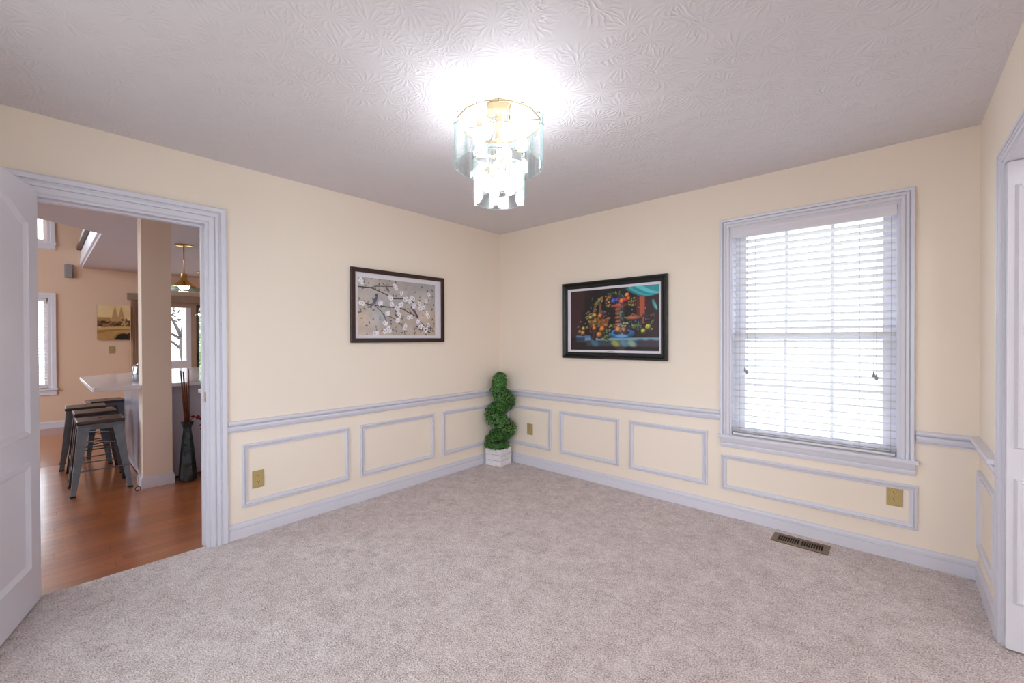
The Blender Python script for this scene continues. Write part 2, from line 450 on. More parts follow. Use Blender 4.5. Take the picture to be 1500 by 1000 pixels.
struct(MB().prism(kc_poly, KC, KC + 0.04).build('ceiling_kitchen', 'kceil'), 'lilac-grey flat ceiling over the kitchen', 'ceiling')
# loft edge above the kitchen ceiling: white fascia and brown rail
loft = struct(MB().prism([(XK, -2.88), (XK, -2.95), (-2.9, -2.95), (-2.9, -2.88)], KC + 0.041, KC + 0.13).box(XK, -2.95, -2.94, -2.90, KC + 0.131, KC + 0.25).build('trim_1', 'trim'), 'white fascia board along the loft edge', 'trim')
MB().box(XK, -2.99, -2.985, -2.90, KC + 0.27, KC + 0.33).build('rail_cap', 'walnut', loft)['label'] = 'brown wooden rail cap'

# ---- floor planks of the kitchen (pieces near the doorway), plain boards beyond
kf = struct(MB().box(XK, -0.12, -6.58, 0.48, -0.10, -0.018).box(-0.12, -0.04, DY0, DY1, -0.1, -0.018).build('floor_kitchen', 'dirt'), 'reddish oak strip floor of the kitchen', 'floor')
PW = 0.083
plank_meshes = []
for L in (0.7, 0.95, 1.25):
    mb = MB(); b = 0.0003; hw = PW / 2 - 0.0002; hl = L / 2 - 0.0002
    mb.add([(-hw, -hl, -0.017), (hw, -hl, -0.017), (hw, hl, -0.017), (-hw, hl, -0.017), (-hw + b, -hl + b, 0), (hw - b, -hl + b, 0), (hw - b, hl - b, 0), (-hw + b, hl - b, 0)],
           [(0, 3, 2, 1), (4, 5, 6, 7), (0, 1, 5, 4), (1, 2, 6, 5), (2, 3, 7, 6), (3, 0, 4, 7)])
    o = mb.build('plank', 'plank'); plank_meshes.append((L, o.data)); bpy.data.objects.remove(o)
nrow = 38; x = -0.12 - PW / 2 - 0.0
rng = random.Random(3)
for r in range(nrow):
    y = -3.95 + rng.uniform(-0.5, 0.0)
    while y < -1.75:
        L, me = rng.choice(plank_meshes); piece(me, 'plank', kf, (x - r * PW, y + L / 2, 0.0)); y += L
xe = -0.12 - nrow * PW
MB().box(XK, xe, -6.58, 0.48, -0.018, -0.0005).box(xe, -0.12, -6.58, -4.46, -0.018, -0.0005).build('far_boards', 'farwood', kf)
MB().box(-0.12, -0.036, DY0 + 0.02, DY1 - 0.02, -0.018, 0.0).build('threshold_board', 'plank', kf)

# ---- baseboards, chair rails, panel mouldings
BASE = [(0, 0), (0, 0.014), (0.064, 0.014), (0.065, 0.007), (0.070, 0.007), (0.071, 0.012), (0.082, 0.012), (0.092, 0.008), (0.100, 0.008), (0.100, 0)]   # (height, out)
RAIL = [(0, 0), (0, 0.012), (0.008, 0.016), (0.010, 0.010), (0.014, 0.010), (0.015, 0.018), (0.030, 0.024), (0.042, 0.020), (0.044, 0.012), (0.052, 0.012), (0.053, 0.036), (0.060, 0.040), (0.070, 0.040), (0.074, 0.036), (0.074, 0)]


def run(mb, s0, s1, z, prof): return mb.sweep([(s0, z), (s1, z)], prof, closed=False)


A90 = PI / 2


def wl_s(y): return y      # on wall_left (rotz = +90) local x is world y


def base(name, spans, label, **kw):
    mb = MB()
    for a, b in spans: run(mb, a, b, 0.0, BASE)
    return struct(mb.build(name, 'trim', **kw), label, 'baseboard')


base('baseboard_left', [(-2.563, -0.0145), (-3.82, -3.504)], 'white baseboard along the kitchen doorway wall', rotz=A90)
base('baseboard_back', [(0.0, W_ROOM)], 'white baseboard under the window wall', )
base('baseboard_right', [(0.0145, 0.5945), (3.265, 3.82)], 'white baseboard beside the hall door', loc=(W_ROOM, 0, 0), rotz=-A90)
ZR = 0.698
tr = 2


def trim(mb, label, **kw):
    global tr
    o = struct(mb.build('trim_%d' % tr, 'trim', **kw), label, 'trim'); tr += 1; return o


trim(run(MB(), -2.563, -0.041, ZR, RAIL), 'white chair rail on the kitchen doorway wall', rotz=A90)
trim(run(MB(), 0.0, 2.246, ZR, RAIL), 'white chair rail below the fruit still life')
trim(run(MB(), 3.294, W_ROOM, ZR, RAIL), 'short white chair rail between window and corner')
trim(run(MB(), 0.041, 0.5945, ZR, RAIL), 'short white chair rail beside the hall door', loc=(W_ROOM, 0, 0), rotz=-A90)
PANEL = [(0, 0), (0.001, 0.014), (0.008, 0.017), (0.015, 0.016), (0.017, 0.008), (0.022, 0.008), (0.024, 0.016), (0.032, 0.014), (0.038, 0.010), (0.046, 0.009), (0.047, 0)]


def rect(s0, s1, z0, z1): return [(s0, z0), (s1, z0), (s1, z1), (s0, z1)]


def panel(s0, s1, z0, z1, label, **kw): return trim(MB().sweep(rect(s0, s1, z0, z1), [(u * 0.75, v) for u, v in PANEL]), label, **kw)


panel(-2.482, -1.741, 0.197, 0.611, 'white rectangular panel moulding framing the outlet by the doorway', rotz=A90)
panel(-1.647, -0.912, 0.197, 0.611, 'white rectangular panel moulding below the blossom print', rotz=A90)
panel(-0.812, -0.085, 0.197, 0.611, 'white rectangular panel moulding left of the topiary', rotz=A90)
panel(0.085, 0.691, 0.197, 0.606, 'white rectangular panel moulding framing the outlet behind the topiary')
panel(0.798, 1.422, 0.197, 0.606, 'white rectangular panel moulding below the fruit still life')
panel(1.518, 2.154, 0.197, 0.606, 'white rectangular panel moulding beside the window')
panel(2.252, 3.301, 0.197, 0.453, 'long low panel moulding under the window')
panel(0.06, 0.53, 0.197, 0.606, 'narrow panel moulding in the corner by the hall door', loc=(W_ROOM, 0, 0), rotz=-A90)

# ---- doorway casing and jamb (wall_left)
CAS = [(0, 0), (0, 0.012), (0.005, 0.016), (0.024, 0.016), (0.026, 0.008), (0.030, 0.008), (0.032, 0.017), (0.046, 0.019), (0.050, 0.010), (0.056, 0.010), (0.058, 0.024), (0.078, 0.027), (0.084, 0.023), (0.084, 0)]
cyl, cyr, czt = -3.408, -2.659, 2.041


def casing(s0, s1, zt, prof=CAS, z0=0.0):
    # travel up on the s0 side, right along the head, down the s1 side: left of travel is outward
    return MB().sweep([(s0, z0), (s0, zt), (s1, zt), (s1, z0)], prof, closed=False)


trim(casing(cyl, cyr, czt, [(u * 1.13, v) for u, v in CAS]), 'white moulded casing around the kitchen doorway', rotz=A90)
jm = MB().box(DY1 - 0.018, DY1, -0.001, 0.121, 0, DZ).box(DY0, DY0 + 0.018, -0.001, 0.121, 0, DZ).box(DY0 + 0.018, DY1 - 0.018, -0.001, 0.121, DZ - 0.018, DZ)
jm.box(DY1 - 0.03, DY1 - 0.018, 0.045, 0.08, 0, DZ - 0.018).box(DY0 + 0.018, DY0 + 0.03, 0.045, 0.08, 0, DZ - 0.018).box(DY0 + 0.03, DY1 - 0.03, 0.045, 0.08, DZ - 0.03, DZ - 0.018)
jamb = trim(jm, 'white door jamb lining the kitchen doorway', rotz=A90)
MB().box(DY1 - 0.0205, DY1 - 0.018, 0.006, 0.036, 0.915, 0.975).build('strike_plate', 'brass', jamb)['label'] = 'brass strike plate'
# hall opening casing, jamb (wall_right)
trim(casing(-OY1 + 0.004, -OY0 - 0.004, OZ - 0.004, [(u * 0.5, v * 0.6) for u, v in CAS]), 'white moulded casing around the hall opening', loc=(W_ROOM, 0, 0), rotz=-A90)
jm = MB().box(-OY1, -OY1 + 0.018, -0.001, 0.121, 0, OZ).box(-OY0 - 0.018, -OY0, -0.001, 0.121, 0, OZ).box(-OY1 + 0.018, -OY0 - 0.018, -0.001, 0.121, OZ - 0.018, OZ)
trim(jm, 'white door jamb lining the hall opening', loc=(W_ROOM, 0, 0), rotz=-A90)


# ---- doors: two-panel leaves with an arched top panel
def arch_path(x0, x1, z0, z1, rise, n=12):
    p = [(x0, z0), (x1, z0)]
    for i in range(n + 1):
        t = i / n; x = x1 + (x0 - x1) * t; p.append((x, z1 + rise * 0.5 * (1 - math.cos(2 * PI * t))))
    return p


def door_leaf(name, label, width, loc, rotz, hinges=True, st=0.125, top=1.875, rise=0.075, height=2.03):
    d = struct(thing(name, label, 'door', loc, rotz), label, 'door')
    MB().box(0, width, 0, 0.036, 0.012, height).build('leaf', 'door', d, bevel=0.0015)
    MLD = [(0.0, 0), (0.003, 0.004), (0.009, 0.012), (0.016, 0.013), (0.026, 0.006), (0.036, 0.0)]
    for side, yy in ((1, 0.0), (-1, 0.036)):
        up = arch_path(st, width - st, 0.845, top, rise); lo = rect(st, width - st, 0.205, 0.725)
        for nm, path in (('upper_panel_moulding', up), ('lower_panel_moulding', lo)):
            mb = MB().sweep(path, MLD)
            n = len(path); c = mb.v
            if side < 0: mb.v = [(x, 2 * 0.018 - y, z) for x, y, z in c]
            mb.build(nm, 'door', d, smooth=SM)
    for z in (0.22, 1.02, 1.82) if hinges else ():
        MB().lathe([(0.006, -0.045), (0.006, 0.045)], 10, (-0.004, -0.004, z)).build('hinge', 'brass', d, smooth=SM)
    for s in (-1, 1):
        y0 = 0 if s < 0 else 0.036
        kb = MB()
        for r, q in ((0, 0),): pass
        prof = [(0.026, 0), (0.026, 0.006), (0.010, 0.010), (0.010, 0.018), (0.022, 0.024), (0.026, 0.034), (0.022, 0.044), (0.002, 0.048)]
        kb.lathe(prof, 16); kb.v = [(width - 0.065 + x, y0 + s * z, 0.93 + y) for x, y, z in kb.v]
        kb.build('knob', 'brass', d, smooth=SM)
    return d


ang = math.atan2(-0.121, 0.395)
door_leaf('door_1', 'white two-panel arched door swung open into the room at the kitchen doorway', 0.72, (0.002, -3.405, 0), ang, height=2.052)
d2 = door_leaf('door_2', 'white two-panel door folded open into the hall', 0.62, (W_ROOM + 0.006, -0.687, 0), 0.0, False, 0.020, 1.93, 0.012)

# ------------------------------------------------------------------ window_1 (back wall)
win = struct(thing('window_1', 'six-over-six sash window with white casing behind the blind', 'window', (2.765, 0, 0.60)), 'six-over-six sash window with white casing behind the blind', 'window')


def wpart(mb, name, mat='trim', lab=None, **kw):
    mb.v = [(x - 2.765, y, z - 0.60) for x, y, z in mb.v]
    o = mb.build(name, mat, win, **kw)
    if lab: o['label'] = lab
    return o


WC = [(0, 0), (0, 0.010), (0.005, 0.014), (0.018, 0.014), (0.019, 0.007), (0.023, 0.007), (0.024, 0.016), (0.036, 0.018), (0.037, 0.009), (0.042, 0.009), (0.043, 0.022), (0.058, 0.024), (0.061, 0.020), (0.061, 0)]
wpart(casing(2.307, 3.227, 2.108, WC, 0.600), 'casing')
wpart(MB().box(2.30, 2.318, 0.0, 0.155, 0.60, 2.105).box(3.212, 3.23, 0.0, 0.155, 0.60, 2.105).box(2.318, 3.212, 0.0, 0.155, 2.09, 2.105), 'jamb')
wpart(MB().box(2.233, 3.305, -0.034, 0.0, 0.578, 0.600).box(2.30, 3.23, 0.0, 0.155, 0.586, 0.600), 'sill', bevel=0.003)
wpart(run(MB(), 2.248, 3.292, 0.507, [(0, 0), (0, 0.008), (0.012, 0.012), (0.024, 0.014), (0.030, 0.010), (0.040, 0.016), (0.054, 0.022), (0.070, 0.026), (0.070, 0)]), 'apron')


def sash(name, z0, z1, y):
    gx0, gx1 = 2.388, 3.147
    o = wpart(MB().box(2.318, gx0, y, y + 0.032, z0, z1).box(gx1, 3.212, y, y + 0.032, z0, z1).box(gx0, gx1, y, y + 0.032, z0, z0 + 0.045).box(gx0, gx1, y, y + 0.032, z1 - 0.04, z1), name)
    xs = [gx0, 2.638, 2.897, gx1]; zs = [z0 + 0.045, (z0 + z1) / 2, z1 - 0.04]
    for a in xs[1:3]: piece_m = MB().box(a - 0.009 - 2.765, a + 0.009 - 2.765, y + 0.006, y + 0.026, zs[0] - 0.6, zs[2] - 0.6).build('muntin', 'trim', o)
    for i in range(3):
        l = xs[i] + (0.009 if i else 0); r = xs[i + 1] - (0.009 if i < 2 else 0)
        MB().box(l - 2.765, r - 2.765, y + 0.006, y + 0.026, zs[1] - 0.009 - 0.6, zs[1] + 0.009 - 0.6).build('muntin', 'trim', o)
        for j in range(2):
            b = zs[j] + (0.009 if j else 0); t = zs[j + 1] - (0.009 if not j else 0)
            MB().box(l - 2.765, r - 2.765, y + 0.0145, y + 0.0175, b - 0.6, t - 0.6).build('pane', 'pane', o)


sash('lower_sash', 0.602, 1.335, 0.085)
sash('upper_sash', 1.300, 2.089, 0.119)

# unseen window added behind the camera so daylight fills the room
w5 = struct(thing('added_window', 'wide white window added behind the viewpoint to brighten the room', 'window', (1.9, -3.82, 0.55), PI), 'wide white window added behind the viewpoint to brighten the room', 'window')
MB().sweep([(-1.05, 0), (1.05, 0), (1.05, 1.57), (-1.05, 1.57)], [(0, 0), (0, 0.016), (-0.06, 0.02), (-0.065, 0)]).build('casing', 'trim', w5)
MB().box(-1.05, -1.0, .05, .09, 0, 1.57).box(1.0, 1.05, .05, .09, 0, 1.57).box(-.025, .025, .05, .09, .05, 1.52).box(-1.0, 1.0, .05, .09, 0, .05).box(-1.0, 1.0, .05, .09, 1.52, 1.57).build('sash', 'trim', w5)
for xa, xb in ((-1.0, -.025), (.025, 1.0)): MB().box(xa, xb, .068, .072, .05, 1.52).build('pane', 'pane', w5)

# ---- blind
bl = thing('window_blind', 'white wooden slatted blind lowered inside the window casing', 'blind', (2.765, 0.035, 0.60))


def bpart(mb, name, mat, lab=None, **kw):
    mb.v = [(x - 2.765, y - 0.035, z - 0.60) for x, y, z in mb.v]
    o = mb.build(name, mat, bl, **kw)
    if lab: o['label'] = lab
    return o


bpart(MB().sweep([(2.320, 2.024), (3.210, 2.024)], [(0, -0.002), (0, 0.006), (0.012, 0.010), (0.045, 0.010), (0.055, 0.014), (0.064, 0.014), (0.064, -0.002)], closed=False), 'valance', 'valance')
bpart(MB().box(2.322, 3.208, 0.006, 0.062, 2.035, 2.085), 'headrail', 'blind')
sl = MB(); tilt = math.radians(-18); n = 6; hw = 0.025
prof = []
for i in range(n + 1):
    u = -hw + 2 * hw * i / n; prof.append((u, 0.0025 * (1 - (u / hw) ** 2)))
loop = [(u, h + 0.0013) for u, h in prof] + [(u, h - 0.0013) for u, h in reversed(prof)]
k = len(loop)
sv = [(sx, u * math.cos(tilt) - h * math.sin(tilt), u * math.sin(tilt) + h * math.cos(tilt)) for sx in (-0.440, 0.440) for u, h in loop]
sl.add(sv, [tuple(range(k)), tuple(range(2 * k - 1, k - 1, -1))] + [(i, (i + 1) % k, k + (i + 1) % k, k + i) for i in range(k)])
so = sl.build('slat', 'blind', bl, smooth=SM); sm = so.data
NS = 31; z_top = 1.995; z_bot = 0.658
for i in range(NS):
    z = z_top - (z_top - z_bot) * i / (NS - 1) - 0.60
    o = so if i == 0 else piece(sm, 'slat', bl)
    o.location = (0, 0, z)
    if i == 26: o.rotation_euler = (math.radians(22), 0, 0)
    if i == 15: o.rotation_euler = (math.radians(-10), 0, 0)
for zz in (0.636, 0.629): piece(sm, 'slat', bl, (0, 0, zz - 0.60), (math.radians(10), 0, 0))
bpart(MB().box(2.325, 3.205, 0.010, 0.060, 0.603, 0.618), 'bottom_rail', 'blind', bevel=0.003)
for xx, yy in ((2.47, 0.0085), (3.04, 0.0085), (2.47, 0.0625), (3.04, 0.0625), (2.372, 0.0085), (3.185, 0.0085)):
    bpart(MB().tube([(xx, yy, 0.612), (xx, yy, 2.034)], 0.0008, 5), 'ladder_cord', 'cord')
for xx, dx in ((2.408, 0.012), (3.108, 0.012)):
    bpart(MB().tube([(xx, 0.004, 1.10), (xx, 0.005, 2.03)], 0.0009, 5), 'lift_cord', 'cord')
    bpart(MB().tube([(xx + dx, 0.003, 1.085), (xx + dx, 0.005, 2.03)], 0.0009, 5), 'lift_cord', 'cord')
    for q, zq in ((xx, 1.10), (xx + dx, 1.085)):
        bpart(MB().lathe([(0.002, 0), (0.004, -0.006), (0.0085, -0.028), (0.007, -0.034), (0.001, -0.036)], 10, (q, 0.0, zq)), 'tassel', 'cord', smooth=SM)


# ------------------------------------------------------------------ art rasters (own compositions)
class Art:
    def __init__(s, w, h, bgc):
        s.w, s.h = w, h; s.a = np.zeros((h, w, 3)) + np.array(bgc, float)
        yy, xx = np.mgrid[0:h, 0:w]; s.u = (xx + 0.5) / w; s.v = (yy + 0.5) / h; s.asp = w / h; s.r = np.random.RandomState(5)

    def blend(s, m, c): m = np.clip(m, 0, 1)[..., None]; s.a = s.a * (1 - m) + np.array(c, float) * m

    def ell(s, u, v, ru, rv, c, ang=0, soft=0.15, shade=0.0):
        du = (s.u - u) * s.asp; dv = s.v - v; ca, sa = math.cos(ang), math.sin(ang)
        p = (du * ca + dv * sa) / (ru * s.asp); q = (-du * sa + dv * ca) / rv
        d = np.sqrt(p * p + q * q); m = np.clip((1 - d) / soft + 0.5, 0, 1)
        if shade:
            l = np.clip(1.1 - shade * (0.6 * (p + 0.35) ** 2 + 0.9 * (q + 0.4) ** 2), 0.25, 1.25)[..., None]
            s.a = s.a * (1 - m[..., None]) + np.clip(np.array(c, float) * l, 0, 255) * m[..., None]
        else: s.blend(m, c)

    def box(s, u0, u1, v0, v1, c, soft=0.01, al=1.0):
        m = np.clip((s.u - u0) / soft + 0.5, 0, 1) * np.clip((u1 - s.u) / soft + 0.5, 0, 1) * np.clip((s.v - v0) / soft + 0.5, 0, 1) * np.clip((v1 - s.v) / soft + 0.5, 0, 1)
        s.blend(m * al, c)

    def line(s, pts, wd, c):
        for (a, b), (p, q) in zip(pts, pts[1:]):
            ax, bx = a * s.asp, p * s.asp; dx, dy = bx - ax, q - b; L = max(1e-9, dx * dx + dy * dy)
            t = np.clip(((s.u * s.asp - ax) * dx + (s.v - b) * dy) / L, 0, 1)
            d = np.hypot(s.u * s.asp - ax - t * dx, s.v - b - t * dy); s.blend(np.clip((wd - d) / (wd * 0.5) + 0.5, 0, 1), c)

    def poly(s, fn, c, soft=0.012, al=1.0): s.blend(np.clip(fn(s.u, s.v) / soft + 0.5, 0, 1) * al, c)

    def cloud(s, amp, cells, seed=0):
        r = np.random.RandomState(seed); g = r.rand(cells + 2, int(cells * s.asp) + 2)
        y = s.v * cells; x = s.u * int(cells * s.asp); y0 = y.astype(int); x0 = x.astype(int); fy = y - y0; fx = x - x0
        fy = fy * fy * (3 - 2 * fy); fx = fx * fx * (3 - 2 * fx)
        n = (g[y0, x0] * (1 - fx) + g[y0, x0 + 1] * fx) * (1 - fy) + (g[y0 + 1, x0] * (1 - fx) + g[y0 + 1, x0 + 1] * fx) * fy
        return (n - 0.5) * 2 * amp

    def mesh(s, name, wm, hm, mat, parent, y):
        """grid in local x/z facing local -y, centred"""
        h, w = s.h, s.w
        gx = (np.arange(w + 1) / w - 0.5) * wm; gz = (0.5 - np.arange(h + 1) / h) * hm
        X, Z = np.meshgrid(gx, gz); co = np.stack([X, np.full_like(X, y), Z], -1).reshape(-1, 3).astype(np.float32)
        idx = np.arange((h + 1) * (w + 1)).reshape(h + 1, w + 1)
        q = np.stack([idx[1:, :-1], idx[1:, 1:], idx[:-1, 1:], idx[:-1, :-1]], -1).reshape(-1).astype(np.int32)
        me = bpy.data.meshes.new(name); nf = h * w
        me.vertices.add(len(co)); me.vertices.foreach_set('co', co.ravel())
        me.loops.add(nf * 4); me.loops.foreach_set('vertex_index', q)
        me.polygons.add(nf); me.polygons.foreach_set('loop_start', np.arange(nf, dtype=np.int32) * 4)
        me.update(calc_edges=True)
        at = me.color_attributes.new('print', 'FLOAT_COLOR', 'CORNER')
        c = np.clip(s.a / 255, 0, 1); lin = np.where(c <= 0.04045, c / 12.92, ((c + 0.055) / 1.055) ** 2.4)
        rgba = np.concatenate([lin, np.ones((h, w, 1))], -1).reshape(-1, 1, 4).repeat(4, 1)
        at.data.foreach_set('color', rgba.astype(np.float32).ravel())
        me.materials.append(M[mat]); me.validate()
        o = bpy.data.objects.new(name, me); COL.objects.link(o); o.parent = parent; return o


def art_blossom():
    A = Art(240, 150, (190, 178, 170)); r = random.Random(11)
    n1, n2, n3 = A.cloud(14, 4, 1), A.cloud(10, 9, 2), A.cloud(6, 30, 3)
    A.a += (n1 + n2 + n3)[..., None] * np.array((1.0, 0.85, 0.8)); A.a += A.cloud(16, 3, 9)[..., None] * np.array((0.8, 0.1, -0.6))
    dk = (62, 52, 54)
    br = [[(0, .17), (.15, .17), (.25, .22), (.37, .29), (.43, .33), (.55, .32), (.66, .34), (.72, .40)], [(.14, .17), (.2, .14), (.33, .12), (.45, .11)],
          [(.05, .43), (.12, .46), (.2, .47), (.35, .49), (.48, .49), (.56, .52), (.63, .58), (.72, .63)], [(.5, .5), (.58, .51), (.62, .5)],
          [(.2, .48), (.27, .57), (.31, .66), (.33, .73)], [(.3, .63), (.38, .66), (.45, .71), (.52, .80), (.56, .87), (.57, .98)],
          [(.66, .34), (.76, .44), (.84, .52), (.9, .62)], [(.72, .63), (.8, .75), (.86, .84), (.96, .86)], [(.33, .73), (.35, .84), (.4, .9)]]
    for i, b in enumerate(br): A.line(b, 0.009 if i in (0, 2) else 0.006, dk)
    for _ in range(110):
        u, v = r.random(), r.random(); a = r.uniform(0, PI)
        A.ell(u, v, .007, .022, r.choice([(104, 98, 92), (96, 88, 84), (132, 122, 108), (84, 78, 80), (140, 130, 118)]), a, 0.5)
    A.ell(.2, .38, .018, .085, (92, 88, 104), 0.5, .3); A.ell(.215, .29, .016, .026, (74, 70, 84)); A.ell(.16, .47, .012, .06, (104, 98, 112), .7, .4)
    A.ell(.70, .54, .017, .08, (104, 92, 94), -0.6, .3); A.ell(.665, .47, .016, .026, (84, 72, 78)); A.ell(.735, .62, .011, .06, (70, 60, 70), -.6, .4)
    A.ell(.35, .17, .014, .055, (108, 100, 110), -0.7, .4)
    fl = [(.03, .05), (.05, .09), (.03, .44), (.055, .45), (.38, .31), (.395, .33), (.27, .42), (.255, .44), (.4, .43), (.41, .45), (.46, .13), (.44, .1), (.57, .33), (.6, .32), (.66, .29), (.69, .31),
          (.64, .36), (.51, .44), (.53, .42), (.46, .5), (.485, .51), (.34, .61), (.36, .6), (.49, .6), (.5, .63), (.47, .73), (.49, .72), (.58, .82), (.57, .86), (.33, .79), (.31, .78), (.36, .87), (.34, .91), (.38, .91),
          (.31, .93), (.77, .39), (.8, .47), (.83, .46), (.78, .48), (.69, .45), (.7, .42), (.76, .72), (.75, .74), (.8, .82), (.78, .84), (.82, .86), (.88, .88), (.86, .9), (.9, .63), (.88, .57), (.91, .2), (.62, .66), (.66, .65),
          (.22, .96), (.19, .97), (.9, .8), (.53, .22), (.87, .33)]
    for u, v in fl:
        for k in range(5):
            a = k * 2 * PI / 5 + r.random(); A.ell(u + .016 * math.cos(a) / 1.3, v + .026 * math.sin(a), .012, .021, r.choice([(236, 232, 240), (224, 220, 232), (242, 240, 244)]), 0, .5)
        A.ell(u, v, .005, .009, (132, 116, 104))
    for _ in range(26):
        u, v = r.uniform(.72, .98), r.uniform(.8, .95); A.ell(u, v, .006, .018, (70, 66, 70), r.uniform(0, 3), .5)
    return A


def art_fruit():
    A = Art(260, 165, (44, 24, 28)); r = random.Random(4)
    A.a += A.cloud(8, 5, 1)[..., None] * np.array((1, .7, .7)); A.box(0, .17, 0, .8, (66, 34, 38), .03, .8)
    A.ell(.46, .5, .31, .62, (22, 14, 20), 0, .2); A.box(.80, .86, .16, .58, (176, 84, 58), .012); A.box(.77, .80, .16, .6, (100, 40, 36), .02); A.box(.86, 1, .1, .8, (52, 24, 34), .03, .7)
    for i, (du, c) in enumerate(((0, (38, 120, 128)), (.03, (64, 178, 190)), (.06, (44, 140, 150)), (.1, (92, 200, 206)), (.16, (50, 150, 160)))):
        A.poly(lambda u, v, d=du: np.minimum(u - (.66 + d), .17 * np.sin(np.clip((u - .62 - d) / .38, 0, 1) * PI * .75) - v - d * .35), c, .02)
    A.ell(.955, .30, .018, .085, (58, 140, 140), -.4, .5); A.ell(.965, .32, .008, .06, (110, 190, 186), -.4, .5)
    # table and cloth
    A.box(.0, 1, .80, 1, (34, 20, 26), .02); A.box(.07, .25, .755, .80, (92, 128, 172), .02); A.box(.07, .2, .79, .87, (54, 64, 84), .03)
    A.box(.18, 1.01, .795, .845, (120, 164, 186), .02); A.box(.2, 1.01, .84, .93, (52, 66, 80), .03)
    for u, c in ((.54, (150, 160, 80)), (.64, (86, 128, 150)), (.72, (140, 166, 150)), (.3, (70, 110, 130)), (.83, (60, 54, 60)), (.93, (70, 50, 56))): A.ell(u, .885, .05, .05, c, .5, .8)
    A.box(0, 1, .945, 1, (30, 16, 22), .02)
    # basket with handle
    A.line([(.27, .45), (.31, .27), (.345, .2), (.37, .27), (.36, .42)], .022, (120, 84, 50)); A.line([(.31, .24), (.35, .17), (.39, .14)], .02, (150, 116, 70))
    A.poly(lambda u, v: np.minimum(np.minimum(v - .47, .62 - v), .14 - np.abs(u - .345) - (v - .47) * .35), (146, 88, 48)); A.box(.2, .485, .462, .488, (186, 124, 80), .01)
    for k in range(14): A.line([(.22 + k * .019, .49), (.235 + k * .0165, .61)], .004, (92, 52, 30))
    # compote
    A.ell(.585, .285, .095, .045, (186, 74, 40), 0, .1, .7); A.box(.545, .605, .31, .64, (112, 60, 40), .012)
    for v, w in ((.35, .04), (.42, .034), (.48, .045), (.54, .036), (.59, .05), (.63, .06)): A.ell(.575, v, w, .026, (150, 84, 56), 0, .2, .8)
    # dark jug with copper lid
    A.box(.66, .83, .49, .69, (24, 28, 44), .02); A.ell(.745, .49, .088, .035, (176, 104, 74), 0, .1, .6); A.line([(.70, .46), (.73, .43), (.78, .46)], .01, (150, 84, 60))
    for k in range(7): A.line([(.67 + k * .025, .53), (.675 + k * .022, .66)], .003, (70, 84, 120))
    # leaves
    for _ in range(75):
        cx, cy, sx, sy = r.choice([(.55, .13, .09, .06), (.72, .22, .06, .07), (.62, .46, .04, .07), (.46, .62, .06, .05), (.22, .58, .05, .06), (.78, .62, .05, .04), (.9, .5, .05, .06), (.33, .2, .06, .06), (.3, .42, .1, .05)])
        A.ell(cx + r.uniform(-sx, sx), cy + r.uniform(-sy, sy), .008, .03, r.choice([(96, 120, 60), (150, 150, 84), (66, 92, 66), (112, 96, 60), (52, 78, 62)]), r.uniform(0, 3), .4)
    A.ell(.61, .73, .145, .075, (64, 128, 196), 0, .06, .4); A.ell(.61, .715, .09, .042, (26, 40, 70), 0, .2); A.ell(.61, .77, .07, .028, (96, 156, 214), 0, .3)

    def grapes(u, v, su, sv, c, n=26):
        for _ in range(n):
            a, q = r.uniform(-1, 1), r.uniform(0, 1); A.ell(u + a * su * (1 - .6 * q), v + (q - .5) * 2 * sv, .0155, .024, tuple(min(255, x * r.uniform(.7, 1.1)) for x in c), 0, .3, 1.2)
    grapes(.28, .73, .05, .1, (104, 52, 64), 30); grapes(.445, .76, .05, .1, (128, 144, 84), 30); grapes(.305, .56, .025, .08, (196, 190, 92), 18); grapes(.25, .42, .06, .06, (150, 150, 110), 24)
    grapes(.41, .42, .05, .06, (128, 84, 112), 24); grapes(.46, .22, .035, .09, (196, 150, 72), 28); grapes(.62, .62, .06, .05, (190, 186, 140), 24); grapes(.72, .24, .05, .06, (212, 206, 96), 20); grapes(.88, .5, .05, .05, (96, 60, 76), 16)
    for u, v, ru, c in ((.525, .215, .034, (60, 110, 206)), (.565, .205, .03, (104, 66, 160)), (.62, .225, .036, (232, 108, 46)), (.655, .205, .032, (206, 52, 40)), (.675, .135, .031, (236, 150, 62)), (.69, .19, .026, (230, 120, 50)),
                        (.305, .43, .026, (226, 160, 72)), (.37, .445, .032, (226, 128, 40)), (.255, .46, .025, (204, 190, 90)), (.30, .645, .028, (226, 130, 58)), (.395, .66, .036, (228, 140, 62)), (.36, .755, .04, (222, 142, 66)), (.44, .60, .03, (190, 112, 58)),
                        (.575, .675, .038, (206, 140, 84)), (.635, .685, .036, (190, 120, 70)), (.605, .70, .024, (140, 70, 44)), (.165, .645, .026, (190, 178, 84)), (.12, .695, .024, (172, 150, 84)), (.158, .72, .03, (224, 146, 78)), (.21, .63, .02, (150, 140, 70)),
                        (.845, .70, .03, (204, 200, 70)), (.895, .64, .034, (206, 198, 84)), (.93, .67, .012, (190, 180, 80)), (.13, .53, .014, (130, 110, 100)), (.10, .62, .02, (120, 100, 96))):
        A.ell(u, v, ru, ru * A.asp, c, 0, .12, 1.1)
    for _ in range(60): A.ell(r.uniform(.15, .95), r.uniform(.2, .75), .004, .007, r.choice([(220, 200, 150), (180, 150, 110), (90, 110, 90)]), 0, .6)
    return A


